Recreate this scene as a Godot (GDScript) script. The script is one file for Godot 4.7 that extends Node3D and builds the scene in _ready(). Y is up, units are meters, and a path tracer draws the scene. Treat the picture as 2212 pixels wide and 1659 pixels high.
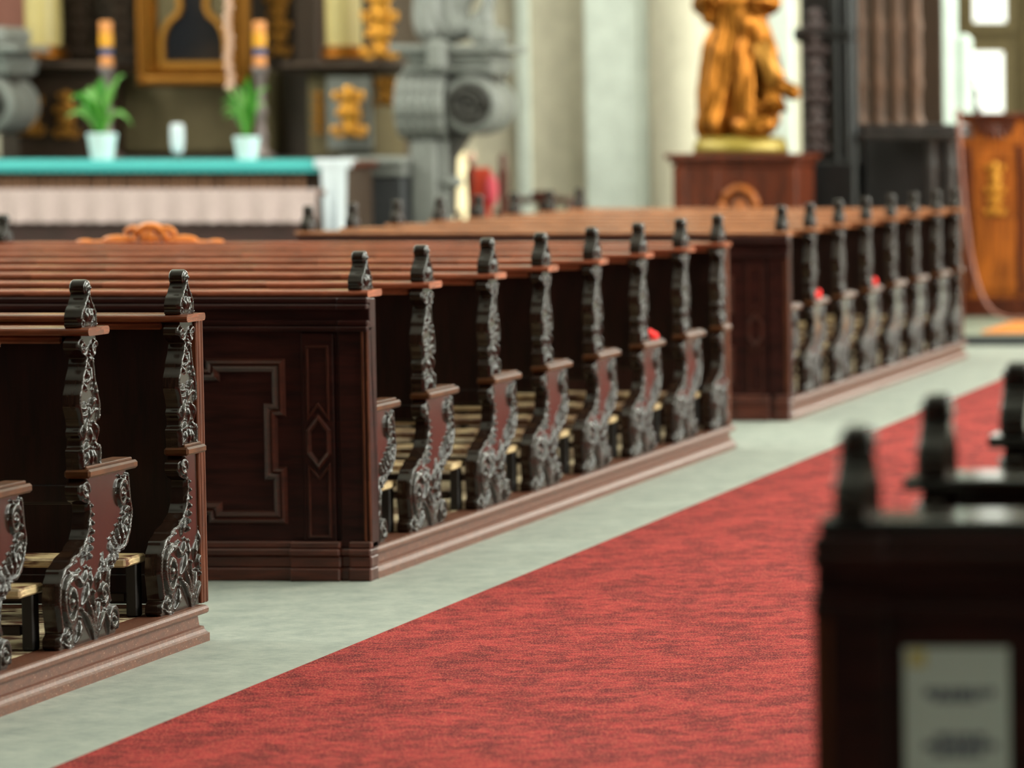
extends Node3D
# A church nave: carved pews on low platforms to the left of a red carpet, a side altar and a gilded statue behind.

const EYE := Vector3(5.2413, 1.9116, 0.0)
const PITCH := -0.06313
const FOCAL := 9000.0          # in pixels of a 2212 x 1659 frame
const CENTRE := 3525.0         # column the lens axis passes through (shifted lens)
const PLAT := 0.135            # height of the pew platforms

var taken := {}
var M := {}
var relief := PackedFloat32Array()
const RW := 390
const RH := 640
const RES := 0.002
const RD0 := -0.4

# ------------------------------------------------------------------ mesh helper
class MB:
	var v := PackedVector3Array()
	var n := PackedVector3Array()
	var uv := PackedVector2Array()
	var ix := PackedInt32Array()

	func quad(a: Vector3, b: Vector3, c: Vector3, d: Vector3) -> void:   # counter-clockwise seen from outside
		var k := v.size()
		var nn := (c - a).cross(d - b).normalized()
		for p in [a, b, c, d]:
			v.append(p)
			n.append(nn)
		uv.append_array([Vector2(0, 1), Vector2(1, 1), Vector2(1, 0), Vector2(0, 0)])
		ix.append_array([k, k + 2, k + 1, k, k + 3, k + 2])

	func tri(a: Vector3, b: Vector3, c: Vector3) -> void:
		var k := v.size()
		var nn := (b - a).cross(c - a).normalized()
		for p in [a, b, c]:
			v.append(p)
			n.append(nn)
			uv.append(Vector2.ZERO)
		ix.append_array([k, k + 2, k + 1])

	func grid(rows: Array, wrap := false) -> void:                        # smooth sheet; normal is along-row x across-rows
		var k := v.size()
		var nr := rows.size()
		var nc: int = rows[0].size()
		for i in nr:
			var r: PackedVector3Array = rows[i]
			var r0: PackedVector3Array = rows[maxi(i - 1, 0)]
			var r1: PackedVector3Array = rows[mini(i + 1, nr - 1)]
			for j in nc:
				var a := r[j - 1] if j > 0 else (r[nc - 2] if wrap else r[j])
				var b := r[j + 1] if j < nc - 1 else (r[1] if wrap else r[j])
				var nn := (b - a).cross(r1[j] - r0[j])
				v.append(r[j])
				n.append(nn.normalized() if nn.length_squared() > 1e-14 else Vector3.UP)
				uv.append(Vector2(float(j) / (nc - 1), 1.0 - float(i) / (nr - 1)))
		for i in nr - 1:
			for j in nc - 1:
				var a := k + i * nc + j
				ix.append_array([a, a + nc + 1, a + 1, a, a + nc, a + nc + 1])

	func box(c: Vector3, s: Vector3, b := 0.004) -> void:                 # a box with chamfered edges
		var h := s / 2.0
		b = minf(b, minf(h.x, minf(h.y, h.z)) * 0.49)
		var P := func(sx: float, sy: float, sz: float, ax: int) -> Vector3:
			var p := Vector3(h.x - b, h.y - b, h.z - b)
			p[ax] += b
			return c + Vector3(p.x * sx, p.y * sy, p.z * sz)
		for ax in 3:
			var u := (ax + 1) % 3
			var w := (ax + 2) % 3
			for sg in [-1.0, 1.0]:
				var q := []
				for e in [[-1, -1], [1, -1], [1, 1], [-1, 1]]:
					var g := Vector3.ZERO
					g[ax] = sg
					g[u] = e[0]
					g[w] = e[1]
					q.append(P.call(g.x, g.y, g.z, ax))
				if sg > 0: quad(q[0], q[1], q[2], q[3])
				else: quad(q[3], q[2], q[1], q[0])
			for su in [-1.0, 1.0]:
				for sw in [-1.0, 1.0]:
					var g0 := Vector3.ZERO
					g0[u] = su
					g0[w] = sw
					g0[ax] = -1.0
					var g1 := g0
					g1[ax] = 1.0
					var e := [P.call(g0.x, g0.y, g0.z, u), P.call(g1.x, g1.y, g1.z, u), P.call(g1.x, g1.y, g1.z, w), P.call(g0.x, g0.y, g0.z, w)]
					if su * sw < 0: quad(e[0], e[1], e[2], e[3])
					else: quad(e[3], e[2], e[1], e[0])
		for sx in [-1.0, 1.0]:
			for sy in [-1.0, 1.0]:
				for sz in [-1.0, 1.0]:
					var t := [P.call(sx, sy, sz, 0), P.call(sx, sy, sz, 1), P.call(sx, sy, sz, 2)]
					if sx * sy * sz > 0: tri(t[0], t[1], t[2])
					else: tri(t[2], t[1], t[0])

	func ab(a: Vector3, b: Vector3, bev := 0.004) -> void:                # box between two corners
		box((a + b) / 2.0, (b - a).abs(), bev)

	func prism(poly: PackedVector2Array, t: Transform3D, depth: float) -> void:   # outline in the xy plane of t, pushed along +z of t, counter-clockwise
		poly = poly.duplicate()
		var area := 0.0
		for i in poly.size():
			area += poly[i].cross(poly[(i + 1) % poly.size()])
		if area < 0.0:
			poly.reverse()
		var m := poly.size()
		for i in m:
			var a := poly[i]
			var b := poly[(i + 1) % m]
			quad(t * Vector3(a.x, a.y, 0), t * Vector3(b.x, b.y, 0), t * Vector3(b.x, b.y, depth), t * Vector3(a.x, a.y, depth))
		var tr := Geometry2D.triangulate_polygon(poly)
		for i in range(0, tr.size(), 3):
			var a := poly[tr[i]]
			var b := poly[tr[i + 1]]
			var c := poly[tr[i + 2]]
			if (b - a).cross(c - a) < 0.0:
				var s := b
				b = c
				c = s
			tri(t * Vector3(a.x, a.y, depth), t * Vector3(b.x, b.y, depth), t * Vector3(c.x, c.y, depth))
			tri(t * Vector3(c.x, c.y, 0), t * Vector3(b.x, b.y, 0), t * Vector3(a.x, a.y, 0))

	func lathe(prof: Array, at := Vector3.ZERO, seg := 24, lobes := 0, depth := 0.0) -> void:   # (radius, height) from the bottom up
		var rows := []
		for p in prof:
			var r := PackedVector3Array()
			for j in seg + 1:
				var a := TAU * j / seg
				var rr: float = p[0] * (1.0 - depth * (0.5 + 0.5 * cos(lobes * a)))
				r.append(at + Vector3(rr * cos(a), p[1], -rr * sin(a)))
			rows.append(r)
		grid(rows, true)

	func tube(pts: PackedVector3Array, r0: float, r1: float, seg := 8, flat := 1.0) -> void:
		var rows := []
		var m := pts.size()
		for i in m:
			var d := (pts[mini(i + 1, m - 1)] - pts[maxi(i - 1, 0)]).normalized()
			var s := d.cross(Vector3.UP if absf(d.y) < 0.95 else Vector3.RIGHT).normalized()
			var w := s.cross(d)
			var rad := lerpf(r0, r1, float(i) / (m - 1))
			if i == 0 or i == m - 1:
				var e := PackedVector3Array()
				for j in seg + 1: e.append(pts[i])
				if i == 0: rows.append(e)
			var r := PackedVector3Array()
			for j in seg + 1:
				var a := TAU * j / seg
				r.append(pts[i] + s * cos(a) * rad + w * sin(a) * rad * flat)
			rows.append(r)
			if i == m - 1:
				var e := PackedVector3Array()
				for j in seg + 1: e.append(pts[i])
				rows.append(e)
		var rev := []
		for i in range(rows.size() - 1, -1, -1): rev.append(rows[i])
		grid(rev, true)

	func ball(c: Vector3, s: Vector3, seg := 12) -> void:
		var prof := []
		for i in seg / 2 + 1:
			var a := PI * i / (seg / 2) - PI / 2.0
			prof.append([maxf(cos(a), 0.001), sin(a)])
		var k := v.size()
		lathe(prof, Vector3.ZERO, seg)
		for i in range(k, v.size()):
			n[i] = (n[i] / s).normalized()
			v[i] = c + v[i] * s

	func frame(x0: float, x1: float, z0: float, z1: float, prof: Array) -> void:   # (inset, height) swept round a rectangle in plan, bottom up, mitred
		for i in prof.size() - 1:
			var q := []
			for p in [prof[i], prof[i + 1]]:
				var o: float = p[0]
				q.append([Vector3(x0 + o, p[1], z1 - o), Vector3(x1 - o, p[1], z1 - o), Vector3(x1 - o, p[1], z0 + o), Vector3(x0 + o, p[1], z0 + o)])
			for j in 4:
				quad(q[0][j], q[0][(j + 1) % 4], q[1][(j + 1) % 4], q[1][j])

	func mould(path: PackedVector2Array, t: Transform3D, prof: Array, closed := true) -> void:   # a mitred moulding along a path in the xy plane of t; prof is (aside, proud)
		var m := path.size()
		var off := func(i: int, o: float) -> Vector2:
			var p := path[i]
			var a := path[(i - 1 + m) % m]
			var b := path[(i + 1) % m]
			var n0 := (p - a).normalized().orthogonal()
			var n1 := (b - p).normalized().orthogonal()
			if not closed and i == 0: n0 = n1
			if not closed and i == m - 1: n1 = n0
			return p + (n0 + n1) * (o / maxf(0.25, 1.0 + n0.dot(n1)))
		for i in (m if closed else m - 1):
			var j := (i + 1) % m
			for k in prof.size() - 1:
				var a: Vector2 = off.call(i, prof[k][0])
				var b: Vector2 = off.call(j, prof[k][0])
				var c: Vector2 = off.call(j, prof[k + 1][0])
				var d: Vector2 = off.call(i, prof[k + 1][0])
				var q := [t * Vector3(a.x, a.y, prof[k][1]), t * Vector3(b.x, b.y, prof[k][1]), t * Vector3(c.x, c.y, prof[k + 1][1]), t * Vector3(d.x, d.y, prof[k + 1][1])]
				var up: Vector3 = t.basis.z
				if (q[2] - q[0]).cross(q[3] - q[1]).dot(up) >= 0.0:
					quad(q[0], q[1], q[2], q[3])
				else:
					quad(q[3], q[2], q[1], q[0])

	func done() -> ArrayMesh:
		var a := []
		a.resize(Mesh.ARRAY_MAX)
		a[Mesh.ARRAY_VERTEX] = v
		a[Mesh.ARRAY_NORMAL] = n
		a[Mesh.ARRAY_TEX_UV] = uv
		a[Mesh.ARRAY_INDEX] = ix
		var m := ArrayMesh.new()
		m.add_surface_from_arrays(Mesh.PRIMITIVE_TRIANGLES, a)
		return m

# ------------------------------------------------------------------ scene helpers
func numbered(s: String) -> String:
	if not taken.has(s):
		taken[s] = 0
		return s
	taken[s] += 1
	return "%s_%03d" % [s, taken[s]]

func tag(o: Node3D, label := "", category := "", group := "", kind := "") -> Node3D:
	if label: o.set_meta("label", label)
	if category: o.set_meta("category", category)
	if group: o.set_meta("group", group)
	if kind: o.set_meta("kind", kind)
	return o

func thing(called: String, at: Vector3, label: String, category: String, group := "") -> Node3D:
	var o := Node3D.new()
	o.name = numbered(called)
	add_child(o, true)
	o.position = at
	tag(o, label, category, group)
	return o

func obj(called: String, mesh: Variant, m: Material, parent: Node = self, at := Vector3.ZERO) -> MeshInstance3D:
	var o := MeshInstance3D.new()
	o.name = numbered(called) if parent == self else called
	o.mesh = mesh.done() if mesh is MB else mesh
	o.material_override = m
	o.position = at
	parent.add_child(o, true)
	return o

func struct(called: String, mb: MB, m: Material, parent: Node = self) -> MeshInstance3D:
	var o := obj(called, mb, m, parent)
	if parent == self: o.set_meta("kind", "structure")
	return o

func bx(a: Vector3, b: Vector3, bev := 0.004) -> MB:
	var mb := MB.new()
	mb.ab(a, b, bev)
	return mb

func spot(u: float, v: float, depth: float) -> Vector3:      # the place in the church that a sight line reaches at a given depth
	var d := Vector3((u - CENTRE) / FOCAL, (829.5 - v) / FOCAL, -1.0).rotated(Vector3.RIGHT, PITCH)
	return EYE + d * (depth / -d.z)

# ------------------------------------------------------------------ materials
func tex_from(w: int, h: int, f: Callable) -> ImageTexture:
	var im := Image.create(w, h, false, Image.FORMAT_RGB8)
	for y in h:
		for x in w:
			im.set_pixel(x, y, f.call(x, y))
	im.generate_mipmaps()
	return ImageTexture.create_from_image(im)

func noise(sd: int, freq: float, oct := 4) -> FastNoiseLite:
	var n := FastNoiseLite.new()
	n.seed = sd
	n.noise_type = FastNoiseLite.TYPE_SIMPLEX_SMOOTH
	n.frequency = freq
	n.fractal_octaves = oct
	return n

func mat(c: Color, rough := 0.6, metal := 0.0, tex: Texture2D = null, scale := 1.0, spec := 0.5) -> StandardMaterial3D:
	var m := StandardMaterial3D.new()
	m.albedo_color = c
	m.roughness = rough
	m.metallic = metal
	m.metallic_specular = spec
	if tex:
		m.albedo_texture = tex
		m.uv1_triplanar = true
		m.uv1_world_triplanar = true
		m.uv1_scale = Vector3.ONE * scale
	return m

func make_materials() -> void:
	var n1 := noise(3, 1.0, 3)
	var n2 := noise(8, 1.0, 4)
	# wood grain running along the texture's x, then along its y
	var grain := func(a: float, b: float) -> Color:
		var g := n1.get_noise_2d(a * 0.006, b * 0.07) * 0.5 + n2.get_noise_2d(a * 0.02, b * 0.35) * 0.3 + n2.get_noise_2d(a * 0.004 + 50.0, b * 0.012) * 0.5
		var k := clampf(0.78 + 0.42 * g, 0.3, 1.0)
		return Color(k, k * (0.97 + 0.03 * g), k * (0.95 + 0.05 * g))
	var gx := tex_from(320, 320, func(x, y): return grain.call(x, y))
	var gy := tex_from(320, 320, func(x, y): return grain.call(y, x))
	var worn := tex_from(384, 384, func(x, y):
		var k := n1.get_noise_2d(x * 0.012, y * 0.03) + 0.55 * n2.get_noise_2d(x * 0.03, y * 0.16)
		var t := smoothstep(-0.32, 0.22, k)
		var g := 0.85 + 0.3 * n2.get_noise_2d(x * 0.02, y * 0.4)
		return Color(0.40, 0.25, 0.19).lerp(Color(0.95, 0.87, 0.72), t) * g)
	var painted := tex_from(384, 384, func(x, y):
		var k := n2.get_noise_2d(x * 0.02, y * 0.05)
		var s := n1.get_noise_2d(x * 0.09, y * 0.22)
		var c := Color(0.37, 0.205, 0.14) * (0.93 + 0.22 * k)
		return c.lerp(Color(0.74, 0.64, 0.56), smoothstep(0.46, 0.62, s)))
	var stone := tex_from(768, 768, func(x, y):
		var k := n1.get_noise_2d(x * 0.011, y * 0.011) * 0.6 + n2.get_noise_2d(x * 0.045, y * 0.06) * 0.5 + n2.get_noise_2d(x * 0.3, y * 0.3) * 0.35
		var c := Color(0.59, 0.62, 0.585).lerp(Color(0.735, 0.745, 0.695), clampf(0.5 + 0.8 * k, 0.0, 1.0))
		return c * (0.97 + 0.1 * n2.get_noise_2d(x * 0.5 + 90.0, y * 0.5)))
	var rug := tex_from(1024, 1024, func(x, y):
		var big := n1.get_noise_2d(x * 0.007, y * 0.009) * 0.7 + n2.get_noise_2d(x * 0.014, y * 0.02) * 0.5
		var weave := n2.get_noise_2d(x * 0.03 + 300.0, y * 0.085)
		var fine := n2.get_noise_2d(x * 0.27, y * 0.27 + 70.0)
		var t := clampf(0.52 + 1.0 * big + 1.1 * weave + 1.0 * fine, 0.0, 1.0)
		var c := Color(0.31, 0.06, 0.095).lerp(Color(0.61, 0.185, 0.19), t)
		return c.lerp(Color(0.80, 0.46, 0.34), smoothstep(0.12, 0.5, n1.get_noise_2d(x * 0.25 + 11.0, y * 0.25))))
	var plaster := tex_from(256, 256, func(x, y):
		var k := 0.96 + 0.05 * n1.get_noise_2d(x * 0.02, y * 0.02) + 0.03 * n2.get_noise_2d(x * 0.1, y * 0.1)
		return Color(k, k, k))
	var marble := tex_from(256, 256, func(x, y):
		var k := 0.90 + 0.2 * absf(n2.get_noise_2d(x * 0.014, y * 0.01)) + 0.1 * n1.get_noise_2d(x * 0.08, y * 0.08)
		return Color(k, k * 0.98, k * 0.92))
	M.carved = mat(Color(0.165, 0.105, 0.078), 0.18, 0.0, gy, 1.6, 0.45)
	M.dark = mat(Color(0.17, 0.085, 0.07), 0.36, 0.0, gx, 1.3, 0.45)
	M.panel = mat(Color(0.22, 0.085, 0.07), 0.40, 0.0, gx, 1.3, 0.3)
	M.back = mat(Color(0.19, 0.085, 0.065), 0.38, 0.0, gy, 1.2, 0.4)
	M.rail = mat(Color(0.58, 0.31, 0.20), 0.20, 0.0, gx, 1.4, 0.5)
	M.arm = mat(Color(0.40, 0.235, 0.12), 0.44, 0.0, gx, 2.2, 0.3)
	M.edge = mat(Color(0.42, 0.22, 0.13), 0.46, 0.0, gy, 2.4, 0.3)
	M.base = mat(Color(0.38, 0.17, 0.11), 0.36, 0.0, gx, 1.4, 0.5)
	M.moulding = mat(Color(0.30, 0.14, 0.10), 0.28, 0.0, gx, 1.4, 0.5)
	M.seat = mat(Color(0.98, 0.93, 0.86), 0.34, 0.0, worn, 1.0, 0.5)
	M.worn = mat(Color.WHITE, 0.4, 0.0, worn, 1.3, 0.4)
	M.painted = mat(Color.WHITE, 0.42, 0.0, painted, 1.6, 0.45)
	M.black = mat(Color(0.10, 0.08, 0.075), 0.5)
	M.floor = mat(Color(0.90, 0.89, 0.90), 0.5, 0.0, stone, 0.55, 0.35)
	M.rug = mat(Color.WHITE, 0.95, 0.0, rug, 0.42, 0.2)
	M.white = mat(Color(0.90, 0.92, 0.89), 0.85, 0.0, plaster, 0.5, 0.3)
	M.beige = mat(Color(0.87, 0.83, 0.75), 0.85, 0.0, plaster, 0.5, 0.3)
	M.grey = mat(Color(0.50, 0.50, 0.485), 0.45, 0.0, plaster, 0.9, 0.4)
	M.greydark = mat(Color(0.25, 0.235, 0.22), 0.5, 0.0, plaster, 0.9, 0.4)  # dark grey stone; on the scroll pedestals it is shade painted into the grey
	M.olive = mat(Color(0.42, 0.37, 0.27), 0.7, 0.0, plaster, 0.8, 0.3)
	M.marble = mat(Color(0.74, 0.66, 0.44), 0.3, 0.0, plaster, 0.3, 0.5)
	M.umber = mat(Color(0.25, 0.18, 0.13), 0.6, 0.0, plaster, 0.9, 0.4)
	M.rose = mat(Color(0.48, 0.31, 0.27), 0.8, 0.0, plaster, 0.9, 0.3)
	M.gold = mat(Color(0.55, 0.33, 0.09), 0.34, 0.85)
	M.oldgold = mat(Color(0.62, 0.42, 0.16), 0.42, 0.75)
	M.ebony = mat(Color(0.10, 0.10, 0.108), 0.4, 0.0, gy, 1.5, 0.5)
	M.walnut = mat(Color(0.42, 0.18, 0.085), 0.33, 0.0, gy, 1.0, 0.5)
	M.oak = mat(Color(0.80, 0.44, 0.14), 0.4, 0.0, gy, 1.0, 0.5)
	M.crest = mat(Color(0.88, 0.50, 0.20), 0.4)
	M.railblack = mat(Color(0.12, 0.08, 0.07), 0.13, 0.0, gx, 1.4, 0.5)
	M.whitecolumn = mat(Color(0.74, 0.79, 0.755), 0.5, 0.0, plaster, 0.5, 0.4)
	M.chaircloth = mat(Color(0.78, 0.26, 0.15), 0.8)
	M.brightgold = mat(Color(0.88, 0.62, 0.24), 0.3, 0.7)
	M.rail_lit = mat(Color(0.80, 0.52, 0.36), 0.22, 0.0, gx, 1.4, 0.5)  # rail wood again; stronger window light on the far block put into its colour
	M.rail_midlit = mat(Color(0.78, 0.43, 0.31), 0.18, 0.0, gx, 1.4, 0.5)  # same rail wood; brighter light on the middle block painted into it
	M.pot = mat(Color(0.80, 0.90, 0.91), 0.25)
	M.leaf = mat(Color(0.20, 0.50, 0.08), 0.35)
	M.leaf.backlight = Color(0.15, 0.3, 0.05)
	M.leafpale = mat(Color(0.42, 0.64, 0.30), 0.3)
	M.leafpale.backlight = Color(0.15, 0.3, 0.05)
	M.turquoise = mat(Color(0.20, 0.62, 0.62), 0.6)
	M.linen = mat(Color(0.82, 0.84, 0.87), 0.8)
	M.lace = mat(Color(0.76, 0.665, 0.66), 0.85, 0.0, plaster, 3.0)
	M.frieze = mat(Color(0.62, 0.44, 0.33), 0.5)
	M.rail_panel = mat(Color(0.30, 0.16, 0.15), 0.45, 0.0, gx, 1.0)
	M.retable_back = mat(Color(0.27, 0.21, 0.16), 0.6, 0.0, plaster, 0.9)
	M.framegold = mat(Color(0.55, 0.36, 0.11), 0.4, 0.7)
	M.pearl = mat(Color(0.86, 0.70, 0.62), 0.12, 0.35)
	M.pewter = mat(Color(0.50, 0.44, 0.44), 0.35, 0.5)
	M.wax = mat(Color(0.86, 0.55, 0.30), 0.4)
	M.waxgold = mat(Color(0.88, 0.60, 0.14), 0.35)
	M.blueband = mat(Color(0.08, 0.26, 0.46), 0.4)
	M.slate = mat(Color(0.22, 0.22, 0.23), 0.5, 0.0, plaster, 1.0)
	M.dooorlight = mat(Color(0.9, 0.85, 0.7), 0.5)
	M.dooorlight.emission_enabled = true
	M.dooorlight.emission = Color(1.0, 0.93, 0.72)
	M.dooorlight.emission_energy_multiplier = 0.75
	M.windowglow = mat(Color(0.9, 0.9, 0.9), 0.5)
	M.windowglow.emission_enabled = true
	M.windowglow.emission = Color(0.97, 1.0, 0.97)
	M.windowglow.emission_energy_multiplier = 0.7
	M.redcloth = mat(Color(0.86, 0.09, 0.07), 0.8)
	M.pinkcloth = mat(Color(0.85, 0.32, 0.38), 0.8)
	M.yellowbase = mat(Color(0.58, 0.49, 0.19), 0.4, 0.3)
	M.ebonyleaf = mat(Color(0.30, 0.24, 0.24), 0.35)
	M.stall = mat(Color(0.24, 0.21, 0.21), 0.4, 0.0, gy, 1.2)
	M.cord = mat(Color(0.52, 0.32, 0.27), 0.5)
	M.mat = mat(Color(0.82, 0.47, 0.14), 0.95, 0.0, plaster, 2.0)
	M.stepstone = mat(Color(0.80, 0.80, 0.76), 0.5, 0.0, stone, 0.5)
	M.paper = mat(Color(0.80, 0.83, 0.82), 0.8)
	M.ink = mat(Color(0.36, 0.37, 0.44), 0.8)
	M.tape = mat(Color(0.80, 0.74, 0.50), 0.4)
	var pn := noise(31, 0.02, 3)
	M.painting = mat(Color.WHITE, 0.7, 0.0, tex_from(128, 192, func(x, y):
		var k := 0.5 + 0.6 * pn.get_noise_2d(x * 1.2, y * 0.9)
		var d := Vector2((x - 64) / 40.0, (y - 110) / 70.0).length()
		var c := Color(0.10, 0.09, 0.09).lerp(Color(0.30, 0.22, 0.15), clampf(k * 0.8, 0.0, 1.0))
		return c.lerp(Color(0.07, 0.08, 0.11), clampf(1.2 - d, 0.0, 0.8))), 0.5, 0.2)
	M.painting.uv1_triplanar = true
	M.baluster = mat(Color(0.48, 0.36, 0.29), 0.5, 0.0, gy, 2.0, 0.4)

# ------------------------------------------------------------------ carving
func soft(pts: Array, step: float, h0: float, h1: float, passes := 2) -> PackedFloat32Array:   # (height, depth) points, sampled and smoothed
	var out := PackedFloat32Array()
	var nrow := int(round((h1 - h0) / step)) + 1
	var k := 0
	for i in nrow:
		var h := h0 + (h1 - h0) * i / (nrow - 1)
		while k < pts.size() - 2 and pts[k + 1][0] < h: k += 1
		var t := clampf((h - pts[k][0]) / maxf(pts[k + 1][0] - pts[k][0], 1e-5), 0.0, 1.0)
		out.append(lerpf(pts[k][1], pts[k + 1][1], t * t * (3.0 - 2.0 * t)))
	for p in passes:
		var c := out.duplicate()
		for i in range(1, nrow - 1): out[i] = (c[i - 1] + c[i] + c[i + 1]) / 3.0
	return out

func stroke(pts: Array, r0: float, r1: float, hgt: float, sharp := false) -> void:
	for i in pts.size() - 1:
		var a: Vector2 = pts[i]
		var b: Vector2 = pts[i + 1]
		var ra := lerpf(r0, r1, float(i) / (pts.size() - 1))
		var rb := lerpf(r0, r1, float(i + 1) / (pts.size() - 1))
		var rm := maxf(ra, rb)
		var x0 := maxi(0, int((minf(a.x, b.x) - rm - RD0) / RES))
		var x1 := mini(RW - 1, int((maxf(a.x, b.x) + rm - RD0) / RES) + 1)
		var y0 := maxi(0, int((minf(a.y, b.y) - rm) / RES))
		var y1 := mini(RH - 1, int((maxf(a.y, b.y) + rm) / RES) + 1)
		var ba := b - a
		var l2 := maxf(ba.length_squared(), 1e-9)
		for y in range(y0, y1 + 1):
			for x in range(x0, x1 + 1):
				var p := Vector2(RD0 + x * RES, y * RES)
				var t := clampf((p - a).dot(ba) / l2, 0.0, 1.0)
				var r := lerpf(ra, rb, t)
				var d := p.distance_to(a + ba * t) / r
				if d < 1.0:
					var e := hgt * minf(1.0, r / 0.012) * ((1.0 - d) if sharp else sqrt(1.0 - d * d))
					if r > 0.0085: e -= 0.0035 * exp(-d * d * 22.0) - 0.0009 * sin((p.x - p.y) * 620.0)
					if e > relief[y * RW + x]: relief[y * RW + x] = e

func leaf(p: Vector2, q: Vector2, bend: float, w: float, hgt := 0.015) -> void:   # a carved leaf: a swelling stroke that bends aside and ends in a curl
	var s := (q - p).orthogonal() * bend
	var up := []
	for i in 9:
		var t := i / 8.0
		up.append(p.lerp(q, t) + s * sin(t * PI))
	stroke(up.slice(0, 5), w * 0.35, w, hgt)
	stroke(up.slice(4, 9), w, w * 0.25, hgt)
	stroke([q, q + Vector2(0.001, 0)], w * 0.5, w * 0.5, hgt * 1.25)

func spiral(c: Vector2, r: float, turns: float, a0: float, way: float, w: float, hgt := 0.014, squash := 1.0) -> void:
	var pts := []
	var m := int(turns * 14)
	for i in m + 1:
		var t := float(i) / m
		var a := a0 + way * t * turns * TAU
		var rr := r * (1.0 - 0.78 * t)
		pts.append(c + Vector2(cos(a) * squash, sin(a)) * rr)
	stroke(pts, w, w * 0.6, hgt)
	stroke([c, c + Vector2(0.001, 0)], r * 0.24, r * 0.24, hgt * 1.3)

func beads(p: Vector2, q: Vector2, bend: float, count: int, r0: float, r1: float) -> void:
	var s := (q - p).orthogonal() * bend
	for i in count:
		var t := float(i) / (count - 1)
		var c := p.lerp(q, t) + s * sin(t * PI)
		stroke([c, c + Vector2(0.0005, 0)], lerpf(r0, r1, t), lerpf(r0, r1, t), 0.017)

const LEG_REAR := [[0.0, -0.35], [0.012, -0.372], [0.04, -0.37], [0.055, -0.345], [0.09, -0.352], [0.155, -0.366], [0.217, -0.358], [0.264, -0.325], [0.295, -0.262], [0.325, -0.165], [0.355, -0.11], [0.387, -0.088], [0.444, -0.075], [0.472, -0.078], [0.482, -0.118], [0.512, -0.14], [0.536, -0.138], [0.548, -0.11], [0.562, -0.1]]
const LEG_FRONT := [[0.0, 0.165], [0.015, 0.185], [0.044, 0.192], [0.085, 0.18], [0.108, 0.122], [0.15, 0.106], [0.2, 0.112], [0.225, 0.125], [0.238, 0.17], [0.262, 0.19], [0.277, 0.25], [0.308, 0.297], [0.347, 0.324], [0.404, 0.344], [0.465, 0.326], [0.53, 0.318], [0.562, 0.296]]
const SPLAT_REAR := [[0.59, -0.118], [0.62, -0.122], [0.655, -0.128], [0.668, -0.108], [0.69, -0.106], [0.715, -0.122], [0.735, -0.108], [0.755, -0.118], [0.81, -0.14], [0.84, -0.137], [0.888, -0.112], [0.946, -0.08], [0.97, -0.068], [0.982, -0.1], [1.005, -0.124], [1.028, -0.12], [1.036, -0.098], [1.05, -0.094]]
const SPLAT_FRONT := [[0.59, 0.052], [0.63, 0.058], [0.66, 0.054], [0.673, 0.038], [0.69, 0.05], [0.716, 0.052], [0.738, 0.034], [0.76, 0.055], [0.8, 0.058], [0.85, 0.04], [0.9, 0.016], [0.955, 0.006], [0.972, 0.012], [0.99, 0.034], [1.02, 0.052], [1.032, 0.05], [1.05, 0.04]]
const FIN_REAR := [[1.072, -0.1], [1.082, -0.112], [1.09, -0.104], [1.105, -0.11], [1.13, -0.098], [1.155, -0.068], [1.18, -0.046], [1.2, -0.04]]
const FIN_FRONT := [[1.072, 0.042], [1.082, 0.05], [1.09, 0.042], [1.12, 0.044], [1.14, 0.026], [1.165, 0.0], [1.183, -0.014], [1.2, -0.014]]

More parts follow.
